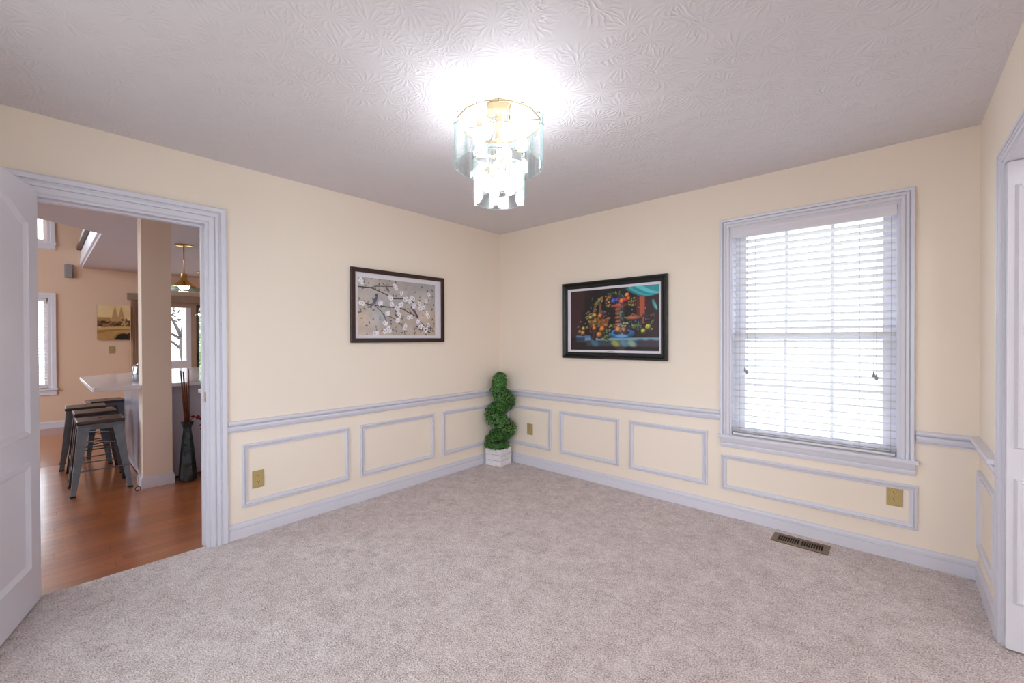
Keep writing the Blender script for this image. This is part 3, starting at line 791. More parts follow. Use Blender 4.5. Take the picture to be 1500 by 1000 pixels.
def art_sepia():
    A = Art(90, 122, (222, 196, 140)); A.a += A.cloud(12, 4, 2)[..., None]; A.a += (1 - A.v)[..., None] * np.array((14, 14, 18))
    A.box(0, .4, .36, .62, (168, 130, 80), .04)
    for u0, u1, v0, c in ((.49, .58, .16, (176, 140, 92)), (.69, .77, .17, (180, 144, 98)), (.44, .78, .35, (170, 128, 84))): A.box(u0, u1, v0, .62, c, .03)
    for u in (.535, .73): A.poly(lambda x, y, u=u: np.minimum(y - .05, .04 * (y - .03) / .13 - np.abs(x - u)), (184, 150, 100), .03)
    r = random.Random(2)
    for _ in range(120): A.ell(r.uniform(0, 1), r.uniform(.48, .64), .035, .03, r.choice([(92, 60, 38), (120, 82, 50), (70, 44, 30), (150, 110, 70)]), 0, .6)
    for _ in range(30): A.ell(r.uniform(.72, 1), r.uniform(.36, .6), .03, .03, r.choice([(110, 78, 50), (200, 170, 120), (90, 60, 40)]), 0, .6)
    A.ell(.18, .49, .09, .035, (60, 38, 28), 0, .4)
    br = lambda u: .70 - .05 * np.sin(np.clip(u, 0, 1) * PI * .55 + .1)
    A.poly(lambda u, v: v - br(u) + .04, (206, 172, 110), .02); A.poly(lambda u, v: v - br(u) - .03, (156, 116, 66), .02); A.poly(lambda u, v: v - br(u) - .06 - (1 - u) * .05, (190, 150, 88), .03)
    for k in range(8): A.line([(0, .80 + k * .03), (.5, .78 + k * .03)], .004, (150, 110, 62))
    A.ell(.77, 1.0, .30, .215, (150, 112, 66), 0, .06); A.ell(.79, 1.02, .26, .20, (26, 18, 16), 0, .08); A.box(.93, 1, .8, 1, (50, 34, 24), .02)
    return A


def picture(name, label, s0, s1, z0, z1, fw, fmat, prof, art, matrect, artrect, **kw):
    """framed print; s along the wall"""
    cx, cz = (s0 + s1) / 2, (z0 + z1) / 2; side = kw.get('side', 'back')
    loc = (cx, 0, cz) if side == 'back' else (0, cx, cz)
    p = thing(name, label, 'picture', loc, 0 if side == 'back' else A90)
    hw, hh = (s1 - s0) / 2, (z1 - z0) / 2
    MB().sweep(rect(-hw, hw, -hh, hh), prof).build('frame', fmat, p)
    mx0, mx1, mz0, mz1 = hw * -1 + fw * 0.9, hw - fw * 0.9, -hh + fw * 0.9, hh - fw * 0.9
    MB().box(mx0, mx1, -0.0125, -0.001, mz0, mz1).build('mat_board', 'mat', p)
    ax0, ax1, az0, az1 = artrect
    e = bpy.data.objects.new('print', None)
    o = art.mesh('art_print', ax1 - ax0, az1 - az0, 'print', p, 0.0); o.location = ((ax0 + ax1) / 2 - cx, -0.0132, (az0 + az1) / 2 - cz)
    bpy.data.objects.remove(e)
    return p


picture('framed_blossom_print', 'brown-framed print of white blossom branches on the doorway wall', -1.727, -0.798, 1.277, 1.878, 0.034, 'dark_frame',
        [(0, 0), (0, 0.026), (0.003, 0.028), (0.031, 0.028), (0.034, 0.026), (0.034, 0.012), (0.030, 0)], art_blossom(), None, (-1.667, -0.900, 1.337, 1.806), side='left')
picture('framed_fruit_print', 'black-framed fruit still life print on the window wall', 0.840, 1.855, 1.123, 1.822, 0.056, 'black_frame',
        [(0, 0), (0, 0.030), (0.006, 0.034), (0.018, 0.034), (0.026, 0.024), (0.040, 0.020), (0.050, 0.020), (0.056, 0.016), (0.056, 0.012), (0.05, 0)], art_fruit(), None, (0.930, 1.785, 1.200, 1.744))
cap = bpy.data.objects['framed_fruit_print']
mb = MB(); q = random.Random(1)
xx = -0.035
while xx < 0.035:
    w = q.choice((0.003, 0.005, 0.002)); mb.box(xx, xx + w, -0.0132, -0.0126, -0.2865, -0.2825); xx += w + 0.0022
mb.build('caption', 'slot', cap)['label'] = 'tiny grey caption line under the print'


# ------------------------------------------------------------------ outlets, register
def outlet(label, loc, rotz):
    o = thing('wall_outlet', label, 'outlet', loc, rotz)
    MB().box(-0.036, 0.036, -0.006, -0.0003, -0.058, 0.058).build('cover_plate', 'plate', o, bevel=0.002)
    for s in (-1, 1):
        pts = []
        for i in range(16):
            a = 2 * PI * i / 16; pts.append((0.0165 * math.cos(a), max(-0.0125, min(0.0125, 0.0165 * math.sin(a)))))
        mb = MB().prism(pts, 0.0, 0.003); mb.v = [(x, -0.006 - z, y + s * 0.0195) for x, y, z in mb.v]
        rc = mb.build('receptacle', 'recept', o)
        for (a, b, c, d) in ((-0.0075, -0.0050, 0.000, 0.009), (0.0050, 0.0075, 0.001, 0.008)):
            MB().box(a, b, -0.0096, -0.0088, s * 0.0195 + c, s * 0.0195 + d).build('slot', 'slot', rc)
        mb = MB().lathe([(0.003, 0), (0.003, 0.0008)], 10); mb.v = [(x, -0.0088 - z, y + s * 0.0195 - 0.006) for x, y, z in mb.v]
        mb.build('ground_hole', 'slot', rc)
    mb = MB().lathe([(0.003, 0), (0.002, 0.001)], 10); mb.v = [(x, -0.006 - z, y) for x, y, z in mb.v]; mb.build('screw', 'plate', o)
    return o


outlet('gold duplex outlet on the wall beside the kitchen doorway', (0, -2.386, 0.363), A90)
outlet('small gold outlet in the wall panel right of the topiary', (0.416, 0, 0.373), 0)
outlet('gold duplex outlet in the long panel under the window', (3.203, 0, 0.370), 0)
fr = thing('floor_register', 'bronze slotted floor register in the carpet under the window', 'vent', (2.758, -0.148, 0.0))
MB().box(-0.15, -0.118, -0.070, 0.070, 0.0005, 0.006).box(0.118, 0.15, -0.070, 0.070, 0.0005, 0.006).box(-0.118, 0.118, -0.070, -0.042, 0.0005, 0.006).box(-0.118, 0.118, 0.042, 0.070, 0.0005, 0.006).box(-0.006, 0.006, -0.042, 0.042, 0.0005, 0.006).build('face_plate', 'vent', fr)
MB().box(-0.118, 0.118, -0.042, 0.042, 0.0003, 0.0012).build('duct', 'ventdark', fr)
lm = MB().box(-0.0016, 0.0016, -0.042, 0.042, 0.0013, 0.0055).build('louver', 'vent', fr); first = True
for s in (-1, 1):
    for i in range(8):
        o = lm if first else piece(lm.data, 'louver', fr)
        o.location = (s * (0.006 + (i + 1) * 0.0125), 0, 0); first = False

# ------------------------------------------------------------------ chandelier
CX, CY = 1.768, -1.868
ch = thing('chandelier', 'two-tier glass panel chandelier with brass centre on the ceiling', 'chandelier', (CX, CY, H_ROOM))
MB().lathe([(0.060, 0), (0.060, -0.008), (0.057, -0.010), (0.057, -0.062), (0.050, -0.066)], 32).build('canopy', 'gold', ch, smooth=SM)
MB().lathe([(0.011, -0.066), (0.011, -0.085), (0.022, -0.09), (0.022, -0.17), (0.012, -0.175), (0.012, -0.245), (0.03, -0.25), (0.03, -0.26), (0.004, -0.275)], 20).build('stem', 'gold', ch, smooth=SM)


def hoop(n, R, z, h, name):
    mb = MB()
    for i in range(n):
        a0 = 2 * PI * (i - .5) / n + AOFF; a1 = 2 * PI * (i + .5) / n + AOFF
        for r0, r1 in ((R - 0.004, R),):
            P = [(r * math.cos(a), r * math.sin(a)) for a in (a0, a1) for r in (r0, r1)]
            mb.add([(*P[0], z), (*P[1], z), (*P[3], z), (*P[2], z), (*P[0], z + h), (*P[1], z + h), (*P[3], z + h), (*P[2], z + h)],
                   [(0, 1, 2, 3), (4, 5, 6, 7), (1, 2, 6, 5), (0, 3, 7, 4)])
    return mb.build(name, 'gold', ch)


AOFF = math.atan2(CAM_POS.y - CY, CAM_POS.x - CX)     # one facet square to the doorway corner of the room
hoop(12, 0.206, -0.093, 0.006, 'upper_frame')
hoop(8, 0.121, -0.257, 0.006, 'lower_frame')
for i in range(6):
    a = 2 * PI * i / 6 + AOFF + 0.26; MB().tube([(0.012 * math.cos(a), 0.012 * math.sin(a), -0.091), (0.203 * math.cos(a), 0.203 * math.sin(a), -0.091)], 0.0028, 6).build('frame_arm', 'gold', ch)
for i in range(4):
    a = 2 * PI * i / 4 + AOFF + 0.39; MB().tube([(0.012 * math.cos(a), 0.012 * math.sin(a), -0.253), (0.118 * math.cos(a), 0.118 * math.sin(a), -0.253)], 0.0025, 6).build('frame_arm', 'gold', ch)


def glass_panel(wd, h, t=0.005):
    mb = MB(); hw = wd / 2; c = 0.004
    mb.add([(-hw, 0, 0), (hw, 0, 0), (hw, t, 0), (-hw, t, 0), (-hw, 0, h), (hw, 0, h), (hw, t, h), (-hw, t, h)],
           [(0, 1, 5, 4), (2, 3, 7, 6)])
    mb.mi = [0, 0]
    mb.add(mb.v[:8], [(0, 3, 2, 1), (4, 5, 6, 7), (1, 2, 6, 5), (3, 0, 4, 7)], 1)
    return mb


for n, R, z0, h in ((12, 0.218, 2.140 - H_ROOM, 0.225), (8, 0.132, 1.972 - H_ROOM, 0.225)):
    ap = R * math.cos(PI / n); wd = 2 * R * math.sin(PI / n) - 0.004
    o0 = glass_panel(wd, h).build('glass_panel', ['crystal', 'glass_edge'], ch); hk = MB().tube([(0, -0.010, h - 0.020), (0, -0.003, h - 0.012), (0, 0.008, h - 0.012), (0, 0.012, h - 0.006)], 0.0016, 5).build('hook', 'slot', o0)
    for i in range(n):
        a = 2 * PI * i / n + AOFF
        if i: o = piece(o0.data, 'glass_panel', ch); piece(hk.data, 'hook', o)
        else: o = o0
        o.location = (ap * math.cos(a), ap * math.sin(a), z0); o.rotation_euler = (0, 0, a + PI / 2)
bulb0 = None
for n, R, z, off in ((5, 0.112, -0.195, 0.3), (4, 0.058, -0.398, 0.4)):
    for i in range(n):
        a = 2 * PI * i / n + AOFF + off
        if bulb0 is None:
            bulb0 = MB().lathe([(0.011, 0.062), (0.012, 0.045), (0.020, 0.034), (0.026, 0.020), (0.028, 0.004), (0.026, -0.010), (0.019, -0.022), (0.008, -0.028), (0.001, -0.029)], 14).build('bulb', 'bulb', ch, smooth=True)
            sock = MB().lathe([(0.014, 0.050), (0.014, 0.085), (0.004, 0.090)], 12).build('socket', 'gold', bulb0, smooth=SM); o = bulb0
        else: o = piece(bulb0.data, 'bulb', ch); piece(sock.data, 'socket', o)
        o.location = (R * math.cos(a), R * math.sin(a), z)
for i in range(4):
    a = 2 * PI * i / 4 + AOFF + 0.4; MB().tube([(0.058 * math.cos(a), 0.058 * math.sin(a), -0.315), (0.058 * math.cos(a), 0.058 * math.sin(a), -0.255)], 0.004, 8).build('lower_stem', 'gold', ch)

for hx, hy, lab in ((4.25, -3.42, 'unseen white globe lamp added in the hall near the opening'), (5.8, -2.9, 'unseen white globe lamp added in the hall near its added window')):  # lamps added out of view to brighten the cream room
    hl = thing('added_hall_lamp', lab, 'lamp', (hx, hy, H_ROOM))
    MB().lathe([(0.15, 0), (0.15, -0.015), (0.13, -0.03)], 28).build('base', 'gold', hl, smooth=SM)
    MB().lathe([(0.125, -0.031), (0.135, -0.07), (0.12, -0.12), (0.08, -0.155), (0.002, -0.17)], 28).build('globe', 'fill_globe', hl, smooth=True)

# ------------------------------------------------------------------ topiary in the corner
PX, PY, PR = 0.128, -0.170, math.radians(7)
pl = thing('planter_box', 'white-washed square wooden planter box in the corner', 'planter', (PX, PY, 0), PR)
PS, PH = 0.096, 0.178
nb = 3; bh = (PH - 0.002) / nb
for side in range(4):
    for k in range(nb):
        mb = MB().box(-PS + (0.0 if side % 2 == 0 else 0.0105), PS - (0.0 if side % 2 == 0 else 0.0105), -PS, -PS + 0.010, 0.001 + k * bh, 0.001 + (k + 1) * bh - 0.0042)
        o = mb.build('board', 'planter', pl, rotz=side * PI / 2, bevel=0.0008)
MB().box(-PS + 0.0105, PS - 0.0105, -PS + 0.0105, PS - 0.0105, 0.002, 0.150).build('moss_fill', 'soil', pl)
tp = thing('spiral_topiary', 'green spiral boxwood topiary growing from the white planter', 'plant', (PX, PY, 0.151), 0)
TX = 0.018
MB().tube([(TX * .743, TX * .669, 0.0), (TX * .743 + .004, TX * .669, 0.3), (TX * .743, TX * .669, 0.72)], [0.011, 0.010, 0.006], 8).build('trunk', 'stem', tp, smooth=True)
lat = Vector((0.743, 0.669, 0)); dep = Vector((0.669, -0.743, 0))
keys = [(0.0, -.10, -.02), (.07, -.075, .03)]


def hel(z):      # centre of the leaf band at height z above the floor
    th = (0.665 - z) / 0.295 * 2 * PI
    A = 0.078 if z < 0.70 else 0.078 * max(0.0, 1 - (z - 0.70) / 0.10)
    A = A + (0.012 if z > 0.70 else 0)
    return lat * (TX + A * math.cos(th)) - dep * (A * math.sin(th)) * 0.75


def tub(z): return 0.086 - 0.010 * max(0, (z - 0.5) / 0.3)


lf = MB(); rl = random.Random(8)


def leafq(p, nrm, s):
    nrm = (nrm + Vector((rl.uniform(-.7, .7), rl.uniform(-.7, .7), rl.uniform(-.5, .9)))).normalized()
    t = nrm.orthogonal().normalized(); t.rotate(Matrix.Rotation(rl.uniform(0, 6.28), 3, nrm)); b = nrm.cross(t)
    lf.add([p - t * s, p + b * s * .55 + nrm * s * .1, p + t * s, p - b * s * .55 + nrm * s * .1], [(0, 1, 2), (0, 2, 3)])


core = MB()
cpts = []
z = 0.20
while z <= 0.90: cpts.append((*(hel(z).xy), z - 0.151)); z += 0.02
core.tube(cpts, [tub(c[2] + .151) * (0.66 if c[2] < .66 else 0.5) for c in cpts], 10)
core.build('branch_core', 'soil', tp, smooth=True)
for i in range(6200):
    z = 0.20 + 0.70 * rl.random(); c = hel(z); d = Vector((rl.gauss(0, 1), rl.gauss(0, 1), rl.gauss(0, 1))).normalized()
    tn = Vector((*(hel(z + .01) - hel(z - .01)).xy, .02)).normalized(); d = (d - tn * d.dot(tn)).normalized()
    r = tub(z) * rl.uniform(.66, 1.06)
    leafq(Vector((c.x, c.y, z - 0.151)) + d * r, d, rl.uniform(.009, .0165))
for i in range(900):      # skirt of leaves over the planter rim
    a = rl.uniform(0, 2 * PI); r = 0.128 * math.sqrt(rl.random()); leafq(Vector((r * math.cos(a), r * math.sin(a), .04 + rl.uniform(-.02, .035))) - lat * .012, Vector((math.cos(a), math.sin(a), .6)), rl.uniform(.008, .014))
for i in range(500):
    d = Vector((rl.gauss(0, 1), rl.gauss(0, 1), abs(rl.gauss(0, 1)))).normalized(); leafq(Vector((TX * .743, TX * .669, .742)) + d * .068 * rl.uniform(.5, 1.05), d, rl.uniform(.009, .016))
fo = lf.build('foliage', 'leaf', tp); fo['kind'] = 'stuff'

# ------------------------------------------------------------------ kitchen: column, peninsula, stools
cx0, cx1, cy0, cy1 = -1.885, -1.69, -2.772, -2.566
colm = struct(MB().box(cx0, cx1, cy0, cy1, 0.0, KC).build('wall_column', 'colpaint'), 'beige square column at the end of the kitchen counter', 'column')
mb = MB()
for (a, b, c, d, h) in ((cx0 - .014, cx1 + .014, cy0 - .014, cy1 + .014, .075), (cx0 - .010, cx1 + .010, cy0 - .010, cy1 + .010, .092), (cx0 - .005, cx1 + .005, cy0 - .005, cy1 + .005, .105)):
    mb.box(a, b, c, cy0, 0, h); mb.box(a, b, cy1, d, 0, h); mb.box(cx1, b, cy0, cy1, 0, h); mb.box(a, cx0, cy0, cy1, 0, h)
struct(mb.build('baseboard_column', 'trim'), 'white baseboard around the kitchen column', 'baseboard')
base('baseboard_kitchen', [(-6.5, -2.44)], 'white baseboard along the far peach wall', loc=(XK, 0, 0), rotz=A90)
pb = thing('peninsula_cabinet', 'glossy lilac-grey cabinet under the white counter behind the column', 'cabinet', (-2.7, -1.8, 0))
MB().prism([(x + 2.7, y + 1.8) for x, y in [(-1.84, -1.0), (-3.5, -1.0), (-3.5, -2.33), (-3.14, -2.74), (-1.905, -2.74), (-1.905, -2.54), (-1.84, -2.54)]], 0.012, 0.872).build('carcass', 'cabinet', pb)
MB().box(-3.10 + 2.7, -2.53 + 2.7, -2.750 + 1.8, -2.741 + 1.8, 0.08, 0.865).build('end_panel', 'steel', pb)
MB().box(-2.52 + 2.7, -1.93 + 2.7, -2.750 + 1.8, -2.741 + 1.8, 0.08, 0.865).build('end_panel', 'steel', pb)
MB().box(-1.839 + 2.7, -1.830 + 2.7, -2.53 + 1.8, -1.0 + 1.8, 0.0, 0.018).build('toe_strip', 'stick', pb)
ct_poly = [(-1.72, -1.0), (-4.2, -1.0), (-4.2, -2.10), (-3.315, -3.085), (-1.735, -3.085), (-1.72, -3.07), (-1.72, -2.775), (-1.888, -2.775), (-1.888, -2.562), (-1.72, -2.562)]
tag(MB().prism([(x + 2.7, y + 1.8) for x, y in ct_poly], 0.0, 0.034).build('countertop', 'quartz', loc=(-2.7, -1.8, 0.8735), bevel=0.003), 'white quartz countertop wrapping the kitchen column', 'countertop')
sk = thing('sink', 'dark steel sink set in the white kitchen counter', 'sink', (-2.72, -1.95, 0.908))
MB().sweep(rect(-.22, .22, -.17, .17), [(0, 0), (0, .004), (.02, .004), (.02, 0)]).build('rim', 'chrome', sk)
sk.children[0].data.transform(Matrix.Rotation(PI / 2, 4, 'X') @ Matrix.Identity(4)); sk.children[0].data.transform(Matrix.Rotation(PI, 4, 'X'))
MB().box(-.2, .2, -.15, .15, .0005, .002).build('basin', 'slot', sk)
wc = thing('white_cabinet', 'white base cabinet with pale top just inside the doorway', 'cabinet', (-0.82, -1.75, 0))
MB().box(-.30, .30, -.68, .68, 0.10, 0.858).box(-.26, .26, -.64, .64, 0.002, 0.10).build('carcass', 'whitecab', wc)
MB().box(-.335, .335, -.73, .70, 0.859, 0.890).build('worktop', 'quartz', wc, bevel=0.003)
for s in (-1, 1):
    d = MB().box(-.318, -.301, -.335 + s * .34, .335 + s * .34, .11, .85).build('cabinet_door', 'whitecab', wc)
    MB().tube([(-.318, s * .04, .6), (-.345, s * .04, .6), (-.345, s * .04, .75), (-.318, s * .04, .75)], .005, 6).build('handle', 'chrome', d)


def make_stool(label, loc, rz):
    s = thing('bar_stool', label, 'stool', loc, rz, 'metal stools at the counter')
    H = 0.615; a = 0.152; f = 0.200
    st = MB().box(-a, a, -a, a, H - 0.030, H).build('seat', 'seat', s, bevel=0.009)
    MB().box(-.018, .018, -.008, .008, H - 0.001, H + 0.0012).build('hand_hole', 'rubber', st)
    MB().box(-a + .012, a - .012, -a + .010, -a + .016, H - .075, H - .030).box(-a + .012, a - .012, a - .016, a - .010, H - .075, H - .030).box(-a + .010, -a + .016, -a + .012, a - .012, H - .075, H - .030).box(a - .016, a - .010, -a + .012, a - .012, H - .075, H - .030).build('apron', 'gun', s)
    for sx in (-1, 1):
        for sy in (-1, 1):
            # folded sheet leg: an L section that tapers to the foot
            def ring(t, w, k):
                ox, oy = sx * (a - .012 + (f - a + .012 - .008) * t), sy * (a - .012 + (f - a + .012 - .008) * t); z = (H - .034) * (1 - t) + .012 * t
                return [(ox, oy, z), (ox - sx * w, oy, z), (ox - sx * w, oy - sy * k, z), (ox - sx * k, oy - sy * k, z), (ox - sx * k, oy - sy * w, z), (ox, oy - sy * w, z)]
            rs = [ring(0, .075, .004), ring(.35, .058, .004), ring(.8, .040, .004), ring(1, .032, .004)]
            vs = [q for r_ in rs for q in r_]; fs = [(k * 6 + i, k * 6 + (i + 1) % 6, (k + 1) * 6 + (i + 1) % 6, (k + 1) * 6 + i) for k in range(3) for i in range(6)] + [(0, 1, 2, 3, 4, 5), (18, 19, 20, 21, 22, 23)]
            lg = MB().add(vs, fs).build('leg', 'gun', s)
            MB().box(min(sx * (f - .042), sx * (f - .004)), max(sx * (f - .042), sx * (f - .004)), min(sy * (f - .042), sy * (f - .004)), max(sy * (f - .042), sy * (f - .004)), 0.0, .0115).build('foot_cap', 'rubber', lg)
    for sd in (-1, 1):
        MB().tube([(-.172, sd * .172, .19), (.172, sd * .172, .19)], .006, 6).build('foot_rail', 'gun', s)
        MB().tube([(sd * .172, -.172, .20), (sd * .172, .172, .20)], .006, 6).build('foot_rail', 'gun', s)
    for sd in (-1, 1):
        MB().tube([(-.150, -sd * .150, .40 + .006 * sd), (.150, sd * .150, .40 + .006 * sd)], .005, 6).build('cross_brace', 'gun', s)
    return s


stool_labels = ['grey metal stool beside the column, first under the counter', 'grey metal stool second from the column under the counter', 'grey metal stool third from the column under the counter', 'grey metal stool furthest from the column, at the slanted counter edge']
for i, (sx, sy, rz) in enumerate(((-2.030, -3.017, 0.0), (-2.632, -3.012, 0.01), (-3.132, -3.050, -0.03), (-3.60, -2.86, 0.10))):
    if i == 0: st0 = make_stool(stool_labels[0], (sx, sy, 0), rz)
    else:
        c = copy_tree(st0); c.location = (sx, sy, 0); c.rotation_euler = (0, 0, rz); c['label'] = stool_labels[i]

# vase with reeds
vx, vy = -1.655, -2.462
vs = thing('floor_vase', 'tall dark teal glass floor vase beside the column', 'vase', (vx, vy, 0))
mb = MB(); pr = [(.052, .002), (.066, .012), (.068, .05), (.062, .16), (.050, .30), (.037, .42), (.030, .475), (.032, .50), (.044, .53), (.050, .548), (.046, .548), (.036, .525), (.024, .50), (.020, .40)]
mb.lathe(pr, 6); mb.build('body', 'vase', vs, rotz=0.3, smooth=math.radians(25))
reed_labels = ['thick brown dried reed in the teal vase leaning most towards the column', 'thick brown dried reed in the teal vase beside the outermost one', 'shorter brown dried reed in the middle of the teal vase', 'thin dark dried reed in the teal vase, tallest and leaning away from the column']
for i, (bx, by, tx, ty, tz, rd) in enumerate(((-.004, -.012, -.004, -.045, 1.02, .0075), (.004, -.003, .004, -.028, 1.015, .0075), (.003, .006, .0, -.006, .90, .006), (-.002, .014, .002, .014, 1.035, .0045))):
    tag(MB().tube([(bx, by, .505), ((bx + tx) / 2 + .003, (by + ty) / 2, .75), (tx, ty, tz)], [rd, rd, rd * .7], 7).build('dried_reed', 'stick', loc=(vx, vy, 0), smooth=True), reed_labels[i], 'reed', 'reeds in the teal vase')
fl = thing('red_flower', 'drooping dark red artificial flower in the teal vase', 'flower', (vx, vy, .5))
MB().tube([(0, .008, -.05), (.0, .02, .05), (.004, .05, .085), (.006, .09, .07), (.004, .118, .02)], .003, 6).build('stem', 'stick', fl, smooth=True)
rf = random.Random(6)
for (px, py, pz) in ((.004, .055, .085), (.006, .09, .075), (.006, .115, .05), (.004, .125, .0), (.004, .105, -.01)):
    mb = MB()
    for k in range(6):
        d = Vector((rf.uniform(-1, 1), rf.uniform(-1, 1), rf.uniform(-1, 1))).normalized(); t = d.orthogonal().normalized() * .012
        mb.add([(0, 0, 0), d * .018 + t, d * .034, d * .018 - t], [(0, 1, 2), (0, 2, 3)])
    mb.build('petal_cluster', 'red', fl, loc=(px, py, pz))
tag(MB().tube([(.018 * math.cos(a), 0.3 * .018 * math.sin(a), .020 + .018 * math.sin(a)) for a in [i * 2 * PI / 20 for i in range(21)]], .0032, 6).build('black_ring', 'rubber', loc=(-1.655, -2.81, -0.0005), rotz=1.2, smooth=True), 'small black ring lying on the wood floor by the column', 'ring')
pt = thing('steel_kettle', 'round steel pot on the counter half hidden by the column', 'pot', (-2.2, -2.70, 0.9085))
MB().lathe([(.06, 0), (.078, .02), (.084, .08), (.076, .14), (.05, .165), (.012, .175), (.012, .19), (.001, .195)], 20).build('body', 'chrome', pt, smooth=SM)
MB().tube([(0, .08, .12), (0, .10, .15), (0, .10, .06), (0, .08, .05)], .006, 6).build('handle', 'rubber', pt)


# pendants
def pendant(label, loc, rod, R, k=1.0):
    p = thing('pendant_lamp', label, 'lamp', loc, 0, 'brass pendants over the kitchen')
    MB().lathe([(.085 * k, 0), (.085 * k, -.010), (.06 * k, -.018), (.02 * k, -.022)], 24).build('canopy', 'brass', p, smooth=SM)
    MB().tube([(0, 0, -.02), (0, 0, -rod)], .0065 * k, 8).build('rod', 'brass', p, smooth=True)
    z = -rod
    MB().lathe([(.03 * k, 0), (.034 * k, -.07 * k), (.06 * k, -.10 * k), (.125 * k, -.150 * k), (.125 * k, -.158 * k), (.05 * k, -.11 * k), (.02 * k, -.07 * k)], 28, (0, 0, z)).build('shade', 'brass', p, smooth=SM)
    MB().lathe([(.135 * k, 0), (R, -.018 * k), (R, -.024 * k), (.135 * k, -.006)], 36, (0, 0, z - .160 * k)).build('glass_disc', 'disc', p, smooth=SM)
    MB().lathe([(.012 * k, .02), (.05 * k, .0), (.058 * k, -.03 * k), (.04 * k, -.06 * k), (.002, -.07 * k)], 16, (0, 0, z - .115 * k)).build('bulb', 'pendant_bulb', p, smooth=True)
    return p


pendant('brass pendant lamp with wide glass disc above the counter', (-2.973, -2.237, KC), 0.335, 0.27)
pendant('small far brass pendant lamp hanging before the glass door', (-5.2, -1.62, KC), 0.62, 0.125, 0.5)

# ------------------------------------------------------------------ far wall things
w2 = struct(thing('window_2', 'tall narrow white window low on the far kitchen wall', 'window', (XK, -3.72, 0.55), A90), 'tall narrow white window low on the far kitchen wall', 'window')
w3 = struct(thing('window_3', 'upper white window high on the far kitchen wall', 'window', (XK, -3.72, 2.70), A90), 'upper white window high on the far kitchen wall', 'window')
for w, h in ((w2, 1.37), (w3, 1.5)):
    x1 = .433
    MB().sweep([(-x1, .045), (-x1, h), (x1, h), (x1, .045)], [(0, 0), (0, .014), (.03, .014), (.035, .02), (.08, .022), (.08, 0)], closed=False).build('casing', 'trim', w)
    MB().box(-x1 - .09, x1 + .09, -.04, 0, .015, .045).box(-x1 - .08, x1 + .08, -.02, 0, -.055, .015).build('sill', 'trim', w)
    MB().box(-x1, -x1 + .04, .06, .1, .045, h).box(x1 - .04, x1, .06, .1, .045, h).box(-x1 + .04, x1 - .04, .06, .1, .045, .09).box(-x1 + .04, x1 - .04, .06, .1, h - .05, h).build('sash', 'trim', w)
    MB().box(-x1 + .04, x1 - .04, .078, .082, .09, h - .05).build('pane', 'pane', w)
b2 = thing('kitchen_blind', 'white slatted blind in the low far kitchen window', 'blind', (XK - .03, -3.72, 0.60), A90)
MB().box(-.42, .42, -.025, .025, 1.27, 1.315).build('headrail', 'blind', b2)
s0 = MB().add([(-.42, -.024, .002), (.42, -.024, .002), (.42, .024, -.004), (-.42, .024, -.004), (-.42, -.024, -.001), (.42, -.024, -.001), (.42, .024, -.007), (-.42, .024, -.007)], [(0, 1, 2, 3), (4, 5, 6, 7), (0, 1, 5, 4), (1, 2, 6, 5), (2, 3, 7, 6), (3, 0, 4, 7)]).build('slat', 'blind', b2)
for i in range(28):
    o = s0 if i == 0 else piece(s0.data, 'slat', b2)
    o.location = (0, 0, 1.25 - i * .0445)
MB().box(-.42, .42, -.022, .022, .003, .016).build('bottom_rail', 'blind', b2)

ct = thing('canvas_print', 'sepia city canvas print with a dark bridge arch on the far wall', 'picture', (XK, -2.577, 1.583), A90)
MB().box(-.191, .191, -.030, -.001, -.277, .277).build('stretcher', 'canvas_edge', ct)
art_sepia().mesh('art_print', .382, .554, 'print_canvas', ct, -.0308)
sw = thing('light_switch', 'brass wall switch plate below the sepia canvas', 'switch', (XK, -2.60, 1.148), A90)
MB().box(-.036, .036, -.006, -.0005, -.058, .058).build('cover_plate', 'switch', sw, bevel=.002)
MB().box(-.005, .005, -.014, -.006, -.010, .012).build('toggle', 'recept', sw)
sc = thing('wall_sconce', 'small grey metal box sconce high on the far peach wall', 'sconce', (XK, -3.066, 2.345), A90)
MB().box(-.046, .046, -.016, -.0005, -.100, .100).build('back_plate', 'sconce', sc)
mb = MB().prism([(-.05, -.016), (-.03, -.055), (.03, -.055), (.05, -.016)], -.098, .098); mb.build('shade', 'sconce', sc)

# glazed wall unit: fixed white window beside the sliding door
w4 = struct(thing('window_4', 'white fixed window beside the far sliding glass door', 'window', (XK, -1.888, .93), A90), 'white fixed window beside the far sliding glass door', 'window')
MB().box(-.312, .313, -.01, .06, -.14, 0.0).box(.245, .313, .0, .06, .0, .935).box(-.312, -.26, .0, .06, .0, .935).build('frame', 'trim', w4)
MB().box(-.26, .245, .028, .032, .0, .935).build('pane', 'pane', w4)
d3 = struct(thing('door_3', 'sliding glass door in the far kitchen wall', 'door', (XK, -1.5, 0), A90), 'sliding glass door in the far kitchen wall', 'door')
MB().box(-.075, .0, -.02, .06, 0, 1.93).box(1.15, 1.20, -.02, .06, 0, 1.93).box(-.70, 1.20, -.02, -.001, 1.93, 2.0).box(-.70, -.075, -.02, -.001, 1.868, 1.93).build('frame', 'tan', d3)
sp = MB().box(.0, .042, .0, .05, .03, 1.93).box(1.10, 1.15, .0, .05, .03, 1.93).box(.042, 1.10, .0, .05, .03, .13).box(.042, 1.10, .0, .05, 1.87, 1.93).build('sliding_panel', 'greyframe', d3)
MB().box(.042, 1.10, .022, .026, .13, 1.87).build('pane', 'pane', sp)
MB().box(.004, .034, -.03, -.001, .94, 1.06).build('handle', 'rubber', sp)
vb = thing('vertical_blind', 'tan vertical blind stacked beside the far sliding door', 'blind', (XK, -2.33, 0), A90)
MB().box(-.09, 1.9, -.11, -.022, 1.955, 2.06).build('valance', 'valbrown', vb)
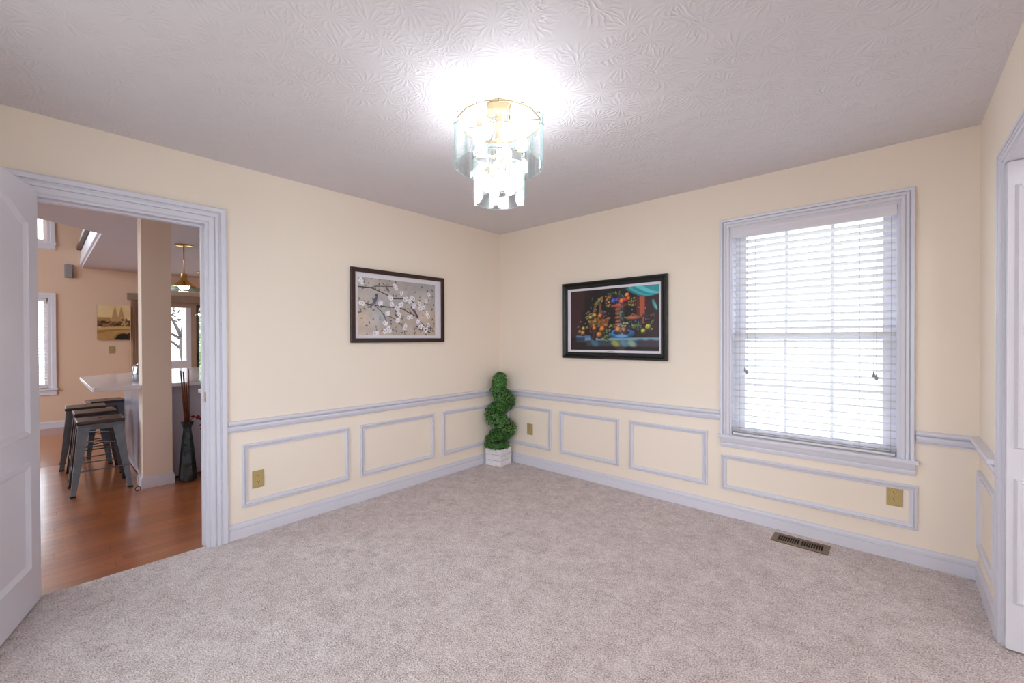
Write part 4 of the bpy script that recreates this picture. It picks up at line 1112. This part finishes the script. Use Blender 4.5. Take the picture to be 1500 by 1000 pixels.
for i in range(7): MB().box(-.055 + i * .018, -.0505 + i * .018, -.095, -.03, .04, 1.95).build('vane', 'tanblind', vb)

# ------------------------------------------------------------------ outdoors seen through the glass
struct(MB().box(-40, 40, -40, 40, -0.42, -0.40).build('ground', 'ground'), 'pale concrete ground outside the windows', 'ground')
pp = tag(MB().box(-.06, .06, -.06, .06, 0, 3.0).box(-.08, .08, -.08, .08, 0, .12).box(-.08, .08, -.08, .08, 2.9, 3.0).build('porch_post', 'porch', loc=(-7.6, -1.36, -.40)), 'white square porch post beyond the far window', 'post')


def leaves(mb, n, c, rad, s, rr):
    for _ in range(n):
        d = Vector((rr.gauss(0, 1), rr.gauss(0, 1), rr.gauss(0, 1))).normalized() * (rr.random() ** .33); p = Vector(c) + Vector((d.x * rad[0], d.y * rad[1], d.z * rad[2]))
        t = Vector((rr.gauss(0, 1), rr.gauss(0, 1), rr.gauss(0, 1))).normalized(); b = t.orthogonal().normalized()
        mb.add([p - t * s, p + b * s * .6, p + t * s, p - b * s * .6], [(0, 1, 2, 3)])


rr = random.Random(9)
sh = thing('garden_shrub', 'bright green shrub outside the far sliding door', 'shrub', (-12.2, 0.35, -.40))
mb = MB(); leaves(mb, 2600, (0, 0, 1.5), (.8, .85, 1.5), .07, rr); f2 = mb.build('foliage', 'shrubleaf', sh); f2['kind'] = 'stuff'
MB().tube([(0, 0, 0), (0, .05, 1.6)], .06, 8).build('stem', 'bark', sh, smooth=True)
tt = thing('garden_tree', 'grey-barked garden tree with sparse branches beyond the far window', 'tree', (-11.2, -.72, -.40))
mb = MB().tube([(0, 0, 0), (0, .02, .9), (.1, -.08, 1.5), (0, -.02, 2.1)], [.10, .09, .08, .06], 8)
for a in ((-.5, 2.6, .4), (.4, 2.9, .2), (-.9, 2.2, .1), (.2, 3.2, -.3), (-.3, 2.5, -.5), (-1.1, 2.5, 0)):
    mb.tube([(.05, -.04, 1.4 + rr.random() * .5), (a[2] * .5, a[0] * .5, a[1] * .82), (a[2], a[0], a[1])], [.045, .03, .012], 6)
mb.build('trunk', 'bark', tt, smooth=True)
mb = MB(); leaves(mb, 260, (0, -.4, 2.7), (.6, .9, .6), .06, rr); f3 = mb.build('foliage', 'bark', tt); f3['kind'] = 'stuff'
